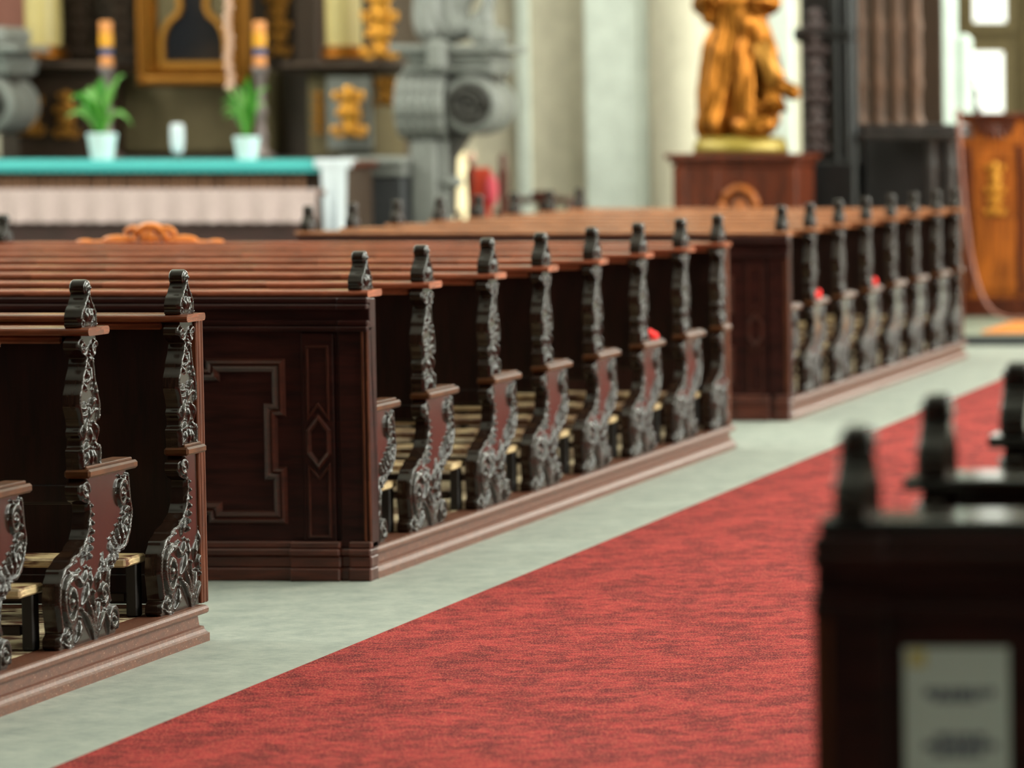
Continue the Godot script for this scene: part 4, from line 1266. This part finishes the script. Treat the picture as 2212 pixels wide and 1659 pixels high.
func scroll_pedestal(at: Vector3, label: String) -> Node3D:      # grey stone pedestal: stepped cornice above two big volutes above a waisted foot
	var p := thing("scroll_pedestal", at, label, "pedestal", "grey scroll pedestals beside the altar")
	var c := MB.new()
	c.ab(Vector3(-0.42, 0.60, -0.5), Vector3(0.42, 0.68, 0.25), 0.02)
	c.ab(Vector3(-0.40, 0.74, -0.5), Vector3(0.40, 0.80, 0.30), 0.02)
	c.ab(Vector3(-0.52, 0.80, -0.5), Vector3(0.55, 0.87, 0.36), 0.03)
	c.ab(Vector3(-0.36, 0.68, -0.5), Vector3(0.44, 0.74, 0.26), 0.012)
	c.ab(Vector3(0.22, 0.87, -0.4), Vector3(0.42, 1.04, 0.28), 0.05)
	c.ab(Vector3(-0.14, 0.62, 0.2), Vector3(0.03, 0.92, 0.46), 0.04)
	obj("cornice", c, M.grey, p)
	var core := MB.new()
	core.prism(PackedVector2Array([Vector2(-0.36, -0.75), Vector2(-0.02, -0.75), Vector2(0.0, -0.2), Vector2(0.14, 0.02), Vector2(0.34, 0.12), Vector2(0.42, 0.3), Vector2(0.40, 0.62), Vector2(-0.42, 0.62), Vector2(-0.44, 0.0), Vector2(-0.36, -0.1)]), Transform3D(Basis.IDENTITY, Vector3(0, 0, -0.06)), 0.18)
	core.ab(Vector3(-0.40, 0.1, -0.5), Vector3(0.36, 0.62, 0.0), 0.02)
	obj("core", core, M.greydark, p)  # same stone as the cornice, its shaded middle painted darker
	for k in 2:
		var v := MB.new()
		if k == 0:         # the volute seen from the front: a fluted bulge
			for i in 6:
				var x := -0.44 + 0.075 * i
				var pts := PackedVector3Array()
				for j in 15:
					var a := -1.3 + 2.7 * j / 14
					pts.append(Vector3(x, 0.30 + 0.28 * sin(a), 0.10 + 0.24 * cos(a)))
				v.tube(pts, 0.045, 0.045, 10)
		else:              # the volute seen from the side: a thick rolled drum
			var rows := []
			for q in [[-0.45, 0.24], [-0.42, 0.27], [-0.25, 0.285], [-0.06, 0.27], [0.12, 0.285], [0.22, 0.275], [0.26, 0.25], [0.26, 0.21]]:
				var r := PackedVector3Array()
				for j in 37:
					var a := TAU * j / 36
					r.append(Vector3(0.20 + q[1] * cos(a), 0.31 + q[1] * sin(a), q[0]))
				rows.append(r)
			v.grid(rows, true)
			var face := MB.new()
			var ring := PackedVector2Array()
			for j in 30: ring.append(Vector2(0.20 + 0.215 * cos(TAU * j / 30), 0.31 + 0.215 * sin(TAU * j / 30)))
			face.prism(ring, Transform3D(Basis.IDENTITY, Vector3(0, 0, 0.1)), 0.15)
			face.tube(curl(Vector3(0.20, 0.31, 0.25), 0.19, 2.2, PI * 0.5, -1.0, 0.03), 0.028, 0.02, 8)
			obj("volute_face", face, M.greydark, p)  # shaded front of the drum, darkened by colour
		obj("volute", v, M.grey, p)
	var leg := MB.new()
	leg.ab(Vector3(-0.38, -1.75, -0.05), Vector3(-0.12, -0.02, 0.22), 0.03)
	leg.ab(Vector3(-0.12, -1.75, -0.05), Vector3(-0.04, -0.02, 0.16), 0.03)
	leg.ball(Vector3(-0.02, -0.42, 0.1), Vector3(0.12, 0.06, 0.12))
	obj("foot", leg, M.grey, p)
	return p

func stone_figure() -> void:
	var c := spot(985, 320, 39.5)
	scroll_pedestal(Vector3(c.x, c.y + 0.1, -39.5), "grey stone scroll pedestal with two volutes carrying a draped stone figure")
	var cl := spot(-55, 320, 39.5)
	scroll_pedestal(Vector3(cl.x, c.y + 0.1, -39.5), "grey scroll pedestal cut off by the left frame edge, left of the altar")
	# robed kneeling figure on top
	var o := Vector3(0, 0, 0)
	var fold := func(p: Vector3) -> float: return 0.018 * sin(p.x * 55.0 + 6.0 * sin(p.y * 5.0)) * clampf(1.2 - p.y, 0.0, 1.0)
	var bones := [[Vector3(-0.22, 0.12, 0.05), 0.16, Vector3(-0.2, 0.55, 0.0), 0.15], [Vector3(-0.2, 0.55, 0.0), 0.15, Vector3(-0.05, 0.95, 0.0), 0.16], [Vector3(0.05, 0.12, 0.05), 0.12, Vector3(0.32, 0.10, 0.06), 0.09], [Vector3(0.28, 0.1, 0.05), 0.1, Vector3(0.34, 0.38, 0.05), 0.07], [Vector3(-0.05, 0.95, 0.0), 0.16, Vector3(0.0, 1.3, 0.0), 0.15], [Vector3(0.0, 1.3, 0.0), 0.09, Vector3(0.02, 1.48, 0.02), 0.06], [Vector3(0.02, 1.56, 0.04), 0.1, Vector3(0.02, 1.66, 0.03), 0.1], [Vector3(0.12, 1.3, 0.02), 0.08, Vector3(0.3, 1.05, 0.15), 0.06], [Vector3(-0.15, 1.3, 0.0), 0.08, Vector3(-0.3, 1.0, 0.12), 0.06], [Vector3(0.3, 1.05, 0.15), 0.06, Vector3(0.1, 0.95, 0.28), 0.045], [Vector3(-0.05, 0.1, 0.0), 0.14, Vector3(0.1, 0.7, -0.05), 0.18]]
	var m := figure(bones, 0.032, 0.08, fold)
	var s := obj("stone_figure", m, M.grey, self, Vector3(c.x - 0.02, c.y + 1.02, -39.6))
	tag(s, "draped grey stone figure on the scroll pedestal, cut off by the top of the frame", "statue")
	# door standing open to daylight behind the pedestal
	var da := spot(952, 500, 42.85)
	var db := spot(1006, 340, 42.85)
	var dm := MB.new()
	dm.ab(Vector3(da.x - 0.28, 0.0, -43.0), Vector3(db.x + 0.05, db.y + 0.12, -42.9), 0.01)
	var d := struct("door_1", dm, M.beige)
	var gl := MB.new()
	gl.ab(Vector3(da.x - 0.2, 0.1, -42.9), Vector3(db.x, db.y + 0.05, -42.87), 0.004)
	obj("lit_window_pane", gl, M.dooorlight, d)
	var al := AreaLight3D.new()
	al.name = "door_daylight"
	add_child(al)
	al.area_normalize_energy = false
	al.area_size = Vector2(0.3, 1.3)
	al.light_color = Color(1.0, 0.95, 0.8)
	al.light_energy = 0.4
	al.shadow_enabled = true
	al.position = Vector3((da.x + db.x) / 2.0, 0.9, -42.8)
	al.rotation.y = PI
	# red chair
	var cc := spot(1045, 470, 40.6)
	var chair := thing("armchair", Vector3(cc.x, 0.42, -40.6), "armchair with red cloth back and dark carved posts by the pale wall", "chair")
	obj("dais", bx(Vector3(-0.5, -0.42, -0.5), Vector3(0.7, 0.0, 0.5), 0.01), M.greydark, chair)
	var yb := spot(1045, 345, 40.6).y - 0.42
	obj("backrest", bx(Vector3(-0.17, 0.5, -0.25), Vector3(0.02, yb - 0.08, -0.16), 0.03), M.chaircloth, chair)
	obj("cushion", bx(Vector3(-0.16, 0.40, -0.25), Vector3(0.20, 0.52, 0.3), 0.04), M.chaircloth, chair)
	var pill := MB.new()
	pill.ball(Vector3(0.05, yb - 0.30, -0.12), Vector3(0.06, 0.16, 0.06))
	obj("pink_cushion", pill, M.pinkcloth, chair)
	for x in [-0.17, 0.14]:
		var post := MB.new()
		post.lathe([[0.03, 0.0], [0.03, 0.4], [0.05, 0.5], [0.04, 0.7], [0.055, yb - 0.15], [0.03, yb - 0.05], [0.045, yb], [0.02, yb + 0.05], [0.001, yb + 0.07]], Vector3(x, 0, -0.2), 12)
		obj("post", post, M.walnut, chair)
	for x in [-0.17, 0.2]: obj("leg", bx(Vector3(x - 0.025, 0.0, 0.22), Vector3(x + 0.025, 0.62, 0.27), 0.008), M.walnut, chair)
	var ball := MB.new()
	ball.ball(Vector3(-0.16, yb + 0.02, -0.14), Vector3(0.055, 0.055, 0.05))
	obj("highlight_knob", ball, M.pearl, chair)  # pale ball put in for the bright highlight at the post top
	# a low bench by the wall
	var ba := spot(1105, 432, 41.5)
	var bb := spot(1232, 425, 41.5)
	var bench := thing("bench", Vector3(ba.x, 0, -41.5), "low brown wooden bench against the pale wall behind the pews", "bench")
	obj("top_board", bx(Vector3(0, ba.y - 0.03, -0.15), Vector3(bb.x - ba.x, ba.y + 0.03, 0.15), 0.01), M.walnut, bench)
	for k in 3:
		var lg := MB.new()
		var x := (bb.x - ba.x) * k / 2.0
		lg.lathe([[0.03, 0.0], [0.05, 0.3], [0.03, 0.6], [0.05, ba.y - 0.12], [0.03, ba.y - 0.03]], Vector3(x, 0, 0), 12)
		obj("leg", lg, M.walnut, bench)
	obj("bowl", bx(Vector3(0.22, ba.y + 0.03, -0.08), Vector3(0.42, ba.y + 0.09, 0.1), 0.03), M.walnut, bench)

func gold_statue() -> void:
	var a := spot(1452, 332, 36.6)
	var b := spot(1720, 332, 36.6)
	var w := b.x - a.x
	var p := thing("statue_pedestal", Vector3((a.x + b.x) / 2.0, 0, -37.0), "polished red-brown wooden pedestal with a carved rosette under the gilded statue", "pedestal")
	obj("body", bx(Vector3(-w / 2, 0.0, -0.4), Vector3(w / 2, a.y - 0.10, 0.38), 0.02), M.walnut, p)
	var cn := MB.new()
	cn.ab(Vector3(-w / 2 - 0.02, a.y - 0.10, -0.42), Vector3(w / 2 + 0.02, a.y - 0.05, 0.41), 0.015)
	cn.ab(Vector3(-w / 2 - 0.06, a.y - 0.05, -0.46), Vector3(w / 2 + 0.06, a.y, 0.46), 0.015)
	obj("cornice", cn, M.walnut, p)
	var st := MB.new()
	for x in [-w / 2 + 0.06, w / 2 - 0.06, -0.2]: st.ab(Vector3(x - 0.06, 0.0, 0.36), Vector3(x + 0.06, a.y - 0.11, 0.40), 0.012)
	obj("stile", st, M.walnut, p)
	var ro := MB.new()
	var rc := spot(1597, 448, 36.6)
	var pts := PackedVector3Array()
	for i in 25: pts.append(Vector3(cos(TAU * i / 24) * 0.15, sin(TAU * i / 24) * 0.17, 0))
	ro.tube(pts, 0.035, 0.035, 8)
	ro.ball(Vector3.ZERO, Vector3(0.07, 0.08, 0.03))
	obj("rosette", ro, M.oak, p, Vector3(rc.x - p.position.x, rc.y, 0.39))
	var pa := spot(1490, 328, 36.8)
	var pb := spot(1690, 292, 36.8)
	var base := MB.new()
	var bw := (pb.x - pa.x) / 2.0
	base.lathe([[0.001, 0.0], [bw, 0.0], [bw, 0.05], [bw * 0.97, 0.09], [bw * 0.9, 0.145], [0.001, 0.15]], Vector3.ZERO, 30)
	var cx := (pa.x + pb.x) / 2.0
	var stat := thing("gilded_statue", Vector3(cx, a.y, -37.0), "gilded robed statue on a yellow plinth in front of the white pilasters", "statue")
	obj("plinth", base, M.yellowbase, stat)
	var fold := func(q: Vector3) -> float:
		var ang := atan2(q.x, q.z + 0.05)
		var k := clampf(1.55 - q.y, 0.0, 1.0)
		return k * (0.045 * sin(ang * 7.0 + q.y * 3.4 + 1.2 * sin(q.y * 4.0)) + 0.022 * sin(ang * 13.0 - q.y * 6.0 + q.x * 9.0))
	var V := func(x, y, z) -> Vector3: return Vector3(x, y, z)
	var y0 := 0.15
	var bones := [[V.call(-0.12, y0 + 0.17, 0.05), 0.24, V.call(-0.1, y0 + 0.75, 0.0), 0.2], [V.call(0.08, y0 + 0.15, 0.08), 0.2, V.call(-0.02, y0 + 0.7, 0.05), 0.2], [V.call(-0.06, y0 + 0.75, 0.0), 0.2, V.call(-0.02, y0 + 1.15, 0.0), 0.19], [V.call(-0.02, y0 + 1.15, 0.0), 0.18, V.call(0.0, y0 + 1.42, 0.0), 0.17], [V.call(-0.16, y0 + 1.45, 0.0), 0.1, V.call(0.16, y0 + 1.45, 0.0), 0.1],
		[V.call(0.0, y0 + 1.5, 0.0), 0.07, V.call(0.0, y0 + 1.62, 0.02), 0.06], [V.call(0.0, y0 + 1.70, 0.03), 0.095, V.call(0.0, y0 + 1.78, 0.02), 0.10],
		[V.call(-0.2, y0 + 1.42, 0.0), 0.085, V.call(-0.30, y0 + 1.16, 0.08), 0.075], [V.call(-0.30, y0 + 1.16, 0.08), 0.08, V.call(-0.22, y0 + 1.22, 0.28), 0.05], [V.call(-0.29, y0 + 1.16, 0.1), 0.09, V.call(-0.26, y0 + 1.02, 0.14), 0.05],
		[V.call(0.2, y0 + 1.42, 0.0), 0.085, V.call(0.3, y0 + 1.18, 0.06), 0.075], [V.call(0.3, y0 + 1.18, 0.06), 0.07, V.call(0.2, y0 + 1.2, 0.26), 0.05],
		[V.call(0.12, y0 + 1.0, 0.12), 0.13, V.call(0.22, y0 + 0.72, 0.08), 0.11], [V.call(0.22, y0 + 0.72, 0.08), 0.11, V.call(0.3, y0 + 0.5, 0.05), 0.08], [V.call(0.05, y0 + 0.75, 0.16), 0.07, V.call(0.26, y0 + 0.13, 0.2), 0.09],
		[V.call(-0.25, y0 + 0.1, 0.2), 0.08, V.call(-0.2, y0 + 0.25, 0.14), 0.08]]
	obj("robed_body", figure(bones, 0.026, 0.07, fold), M.gold, stat)
	var sw := MB.new()       # cloth end and scrolled creature at the right foot
	sw.tube(PackedVector3Array([Vector3(0.2, 0.95, 0.15), Vector3(0.30, 0.75, 0.17), Vector3(0.33, 0.58, 0.17), Vector3(0.26, 0.52, 0.19)]), 0.10, 0.055, 10)
	obj("cloth_end", sw, M.oldgold, stat)
	var cr := MB.new()
	cr.tube(PackedVector3Array([Vector3(0.02, 0.25, 0.22), Vector3(0.16, 0.22, 0.28), Vector3(0.30, 0.27, 0.24), Vector3(0.37, 0.38, 0.2), Vector3(0.32, 0.54, 0.2), Vector3(0.40, 0.60, 0.2), Vector3(0.54, 0.52, 0.2)]), 0.12, 0.07, 12)
	cr.tube(curl(Vector3(0.17, 0.38, 0.26), 0.08, 1.3, -1.0, 1.0, 0.02), 0.04, 0.03, 8)
	cr.ball(Vector3(0.50, 0.52, 0.2), Vector3(0.08, 0.05, 0.07))
	cr.ball(Vector3(0.25, 0.26, 0.28), Vector3(0.12, 0.09, 0.08))
	obj("scrolled_creature", cr, M.gold, stat)

func chancel_side() -> void:
	# tall dark carved column
	var a := spot(1712, 300, 37.6)
	var b := spot(1846, 300, 37.6)
	var w := b.x - a.x
	var cx := (a.x + b.x) / 2.0
	var col := thing("carved_column", Vector3(cx, 0, -37.9), "tall black carved wooden column right of the gilded statue", "column")
	obj("shaft", bx(Vector3(-w * 0.40, 0.0, -0.22), Vector3(w * 0.5, 7.0, 0.18), 0.03), M.ebony, col)
	for yk in [[0.0, 1.55], [2.62, 2.75]]:
		obj("band", bx(Vector3(-w * 0.5, yk[0], -0.25), Vector3(w * 0.5, yk[1], 0.24), 0.03), M.ebony, col)
	for k in 5:
		obj("carved_leaf", gilt(0.22, 0.42, 30 + k), M.ebonyleaf, col, Vector3(-0.08, 1.62 + 0.44 * k + (0.3 if k > 2 else 0.0), 0.18))
	var rib := MB.new()
	for k in 2: rib.tube(PackedVector3Array([Vector3(0.10 + 0.1 * k, 1.5, 0.2), Vector3(0.10 + 0.1 * k, 7.0, 0.2)]), 0.035, 0.035, 10)
	obj("rib", rib, M.ebony, col)
	# dark stall with balusters and small columns
	var la := spot(1857, 268, 37.8)
	var lb := spot(2074, 268, 37.8)
	var l2 := spot(1847, 300, 37.8)
	var st := thing("choir_stall", Vector3(la.x, 0, -37.9), "dark open wooden stall with turned balusters standing on its ledge", "stall")
	var sw := lb.x - la.x
	var lm := MB.new()
	lm.ab(Vector3(0.0, l2.y + 0.06, -0.7), Vector3(sw - 0.02, la.y, 0.12), 0.02)
	lm.ab(Vector3(0.0, l2.y, -0.7), Vector3(sw, l2.y + 0.06, 0.2), 0.025)
	obj("ledge", lm, M.stall, st)
	var scr := thing("wood_screen", Vector3(la.x, 0, -38.72), "dark brown wooden screen behind the turned balusters and the open stall", "screen")
	obj("lower_board", bx(Vector3(-0.3, 0.0, -0.07), Vector3(sw - 0.12, l2.y, 0.0), 0.01), M.black, scr)
	obj("upper_board", bx(Vector3(-0.3, l2.y, -0.07), Vector3(sw * 0.66, 5.5, 0.0), 0.01), M.umber, scr)
	obj("seat", bx(Vector3(0.0, 1.02, -0.68), Vector3(sw * 0.45, 1.10, 0.0), 0.02), M.walnut, st)
	obj("front_board", bx(Vector3(0.0, 0.0, -0.1), Vector3(sw - 0.03, 0.95, -0.03), 0.01), M.black, st)
	for u in [2012, 2052]:
		var x := spot(u, 350, 37.8).x - la.x
		var c := MB.new()
		var h := l2.y
		c.lathe([[0.06, 0.0], [0.06, 0.9], [0.052, 1.0], [0.05, h - 0.30], [0.068, h - 0.26], [0.052, h - 0.22], [0.05, h - 0.06], [0.07, h]], Vector3(x, 0, 0.08), 16)
		obj("small_column", c, M.stall, st)
	for i in 4:
		var x := spot(1850 + 40.5 * i, 200, 37.8).x - la.x + 0.015
		var c := MB.new()
		var h := la.y
		c.lathe([[0.075, h], [0.075, h + 0.03], [0.048, h + 0.07], [0.045, h + 0.28], [0.066, h + 0.36], [0.05, h + 0.44], [0.06, h + 0.62], [0.05, h + 0.8], [0.066, h + 0.88], [0.045, h + 1.0], [0.05, h + 2.2]], Vector3(x, 0, 0.0), 16)
		obj("baluster", c, M.baluster, st)
	# white column behind the stall
	var wa := spot(1992, 150, 40.5)
	var wb := spot(2078, 150, 40.5)
	var wc := MB.new()
	wc.lathe([[0.24, 0.0], [0.24, 0.4], [0.2, 0.45], [0.195, 6.0], [0.25, 6.2]], Vector3(0, 0, 0), 40, 12, 0.10)
	wc.ab(Vector3(0.02, 0.0, -0.3), Vector3(0.30, 2.75, 0.06), 0.05)
	tag(obj("white_column", wc, M.whitecolumn, self, Vector3((wa.x + wb.x) / 2.0 - 0.04, 0, -40.5)), "white fluted column behind the turned balusters", "column")
	# cabinet
	var ca := spot(2080, 680, 38.7)
	var ct := spot(2080, 244, 38.7)
	var cab := thing("cabinet", Vector3(ca.x, 0.094, -38.7), "orange-brown wooden cabinet with gilded ornament at the right edge", "cabinet")
	var H := ct.y - 0.094
	var cw := 1.5
	obj("carcass", bx(Vector3(0.0, 0.17, -0.6), Vector3(cw, H - 0.06, 0.0), 0.01), M.oak, cab)
	obj("base_board", bx(Vector3(-0.02, 0.0, -0.6), Vector3(cw + 0.02, 0.17, 0.03), 0.01), M.walnut, cab)
	obj("top_board", bx(Vector3(-0.05, H - 0.06, -0.62), Vector3(cw + 0.05, H, 0.05), 0.015), M.walnut, cab)
	for k in 3:
		var d := obj("door", bx(Vector3(0.10 + 0.48 * k, 0.24, -0.02), Vector3(0.52 + 0.48 * k, H - 0.34, 0.022), 0.012), M.oak, cab)
		obj("gilded_ornament", gilt(0.19, 0.5, 70 + k), M.brightgold, d, Vector3(0.32 + 0.48 * k, 0.93, 0.01))
		var strip := MB.new()
		strip.ab(Vector3(0.03 + 0.48 * k, 0.2, 0.0), Vector3(0.085 + 0.48 * k, H - 0.3, 0.03), 0.01)
		obj("stile", strip, M.walnut, cab)
	var fan := MB.new()
	for k in 9:
		var a2 := PI + PI * k / 8.0
		fan.tube(PackedVector3Array([Vector3(0.32, H - 0.09, 0.0), Vector3(0.32 + 0.19 * cos(a2), H - 0.09 + 0.15 * sin(a2), 0.01)]), 0.012, 0.03, 8)
	obj("carved_fan", fan, M.walnut, cab)
	obj("drawer_front", bx(Vector3(0.08, H - 0.30, -0.02), Vector3(cw - 0.08, H - 0.09, 0.012), 0.008), M.oak, cab)
	# cord
	var rp := PackedVector3Array()
	for q in [[2070, 235], [2074, 320], [2081, 420], [2090, 500], [2102, 575], [2120, 635], [2140, 668], [2165, 683], [2195, 688], [2230, 688], [2290, 687]]:
		var s := spot(q[0], q[1], 37.55)
		rp.append(Vector3(s.x, maxf(s.y, 0.112), s.z))
	var fine := PackedVector3Array()
	for i in rp.size() - 1:
		for k in 4: fine.append(rp[i].cubic_interpolate(rp[i + 1], rp[maxi(i - 1, 0)], rp[mini(i + 2, rp.size() - 1)], k / 4.0))
	fine.append(rp[rp.size() - 1])
	var rm := MB.new()
	rm.tube(fine, 0.018, 0.014, 8)
	tag(obj("hanging_cord", rm, M.cord), "long pinkish cord hanging down from the dark stall to the floor by the cabinet", "cord")
	# mat on the step
	var ma := spot(2118, 722, 35.5)
	var mt := MB.new()
	mt.ab(Vector3(ma.x, 0.094, -37.4), Vector3(ma.x + 2.4, 0.116, -35.55), 0.008)
	tag(obj("mat", mt, M.mat), "golden orange mat lying on the chancel step", "mat")
	# chancel windows with daylight behind
	var k := 0
	for q in [[2085, 112, 2166, 242], [2104, -620, 2166, 48], [2236, -620, 2330, 242]]:
		var p0 := spot(q[0], q[3], 56.9)
		var p1 := spot(q[2], q[1], 56.9)
		taken["window"] += 1
		var wn := struct("window_%d" % taken["window"], bx(Vector3(p0.x - 0.15, p0.y - 0.15, -57.0), Vector3(p1.x + 0.15, p1.y + 0.15, -56.92), 0.02), M.olive)
		obj("pane", bx(p0 + Vector3(0, 0, -0.05), p1 + Vector3(0, 0, 0.04), 0.004), M.windowglow, wn)
		if k == 0:
			var al := AreaLight3D.new()
			al.name = "chancel_daylight"
			add_child(al)
			al.area_normalize_energy = false
			al.area_size = Vector2(p1.x - p0.x, p1.y - p0.y)
			al.light_energy = 2.0
			al.shadow_enabled = true
			al.position = (p0 + p1) / 2.0 + Vector3(0, 0, 0.1)
			al.rotation.y = PI
		k += 1
	# a dark finial that stands before the lower window
	var lp := spot(2102, 245, 45.0)
	var lm2 := MB.new()
	lm2.lathe([[0.09, 0.0], [0.09, lp.y + 0.05], [0.05, lp.y + 0.12], [0.075, lp.y + 0.22], [0.03, lp.y + 0.30], [0.05, lp.y + 0.36], [0.001, lp.y + 0.40]], Vector3.ZERO, 14)
	tag(obj("choir_post", lm2, M.stall, self, Vector3(lp.x, 0.0, -45.0)), "dark turned post standing before the bright chancel window", "post")

func small_things() -> void:
	# carpet
	var c := MB.new()
	c.ab(Vector3(0.585, 0.0, -35.3), Vector3(3.28, 0.009, -2.0), 0.003)
	tag(obj("carpet", c, M.rug), "long mottled red carpet runner along the stone aisle", "carpet")
	# red cloths on arm rests
	var rng := RandomNumberGenerator.new()
	var k := 0
	for q in [[Vector3(-0.045, PLAT + 0.60, -22.26 - 0.17), "red crumpled cloth on an arm rest in the middle block"], [Vector3(-0.174, PLAT + 0.60, -27.563 - 0.05), "small red cloth on the arm rest nearest the farthest panelled back"], [Vector3(-0.174, PLAT + 0.60, -29.582 - 0.17), "red cloth on an arm rest in the midst of the farthest block"]]:
		rng.seed = 20 + k
		var mb := MB.new()
		for i in 5:
			mb.ball(Vector3(rng.randf_range(-0.015, 0.015), 0.015 + 0.012 * (i % 3), rng.randf_range(-0.045, 0.045)), Vector3(0.022, rng.randf_range(0.016, 0.026), 0.036), 10)
		tag(obj("red_cloth", mb, M.redcloth, self, q[0]), q[1], "cloth", "red cloths on arm rests")
		k += 1
	# notice
	var z := -7.444 + 0.135 - 0.018
	var pa := spot(1952, 1398, -z)
	var n := MB.new()
	var w := 0.186
	var h := 0.263
	n.ab(Vector3(0, -h, 0), Vector3(w, 0, 0.0012), 0.0003)
	var paper := obj("notice", n, M.paper, self, Vector3(pa.x, pa.y, z))
	tag(paper, "white paper notice with illegible grey lines fixed to the dark pew back", "notice")
	for l in [[0.30, 0.020, 0.2, 0.86], [0.345, 0.014, 0.28, 0.72], [0.60, 0.016, 0.30, 0.78], [0.66, 0.018, 0.18, 0.88], [0.715, 0.016, 0.28, 0.76]]:
		var x: float = l[2]
		rng.seed = int(l[0] * 1000)
		var ink := MB.new()
		while x < l[3]:
			var e := minf(x + rng.randf_range(0.05, 0.14), l[3])
			ink.ab(Vector3(x * w, -l[0] * h - l[1] / 2, 0.0012), Vector3(e * w, -l[0] * h + l[1] / 2 - 0.004, 0.0016), 0.0001)
			x = e + 0.02
		obj("printed_line", ink, M.ink, paper).set_meta("kind", "stuff")
	var tape := MB.new()
	tape.ab(Vector3(0.008, -0.035, 0.0012), Vector3(0.04, -0.004, 0.0018), 0.0002)
	obj("tape", tape, M.tape, paper)
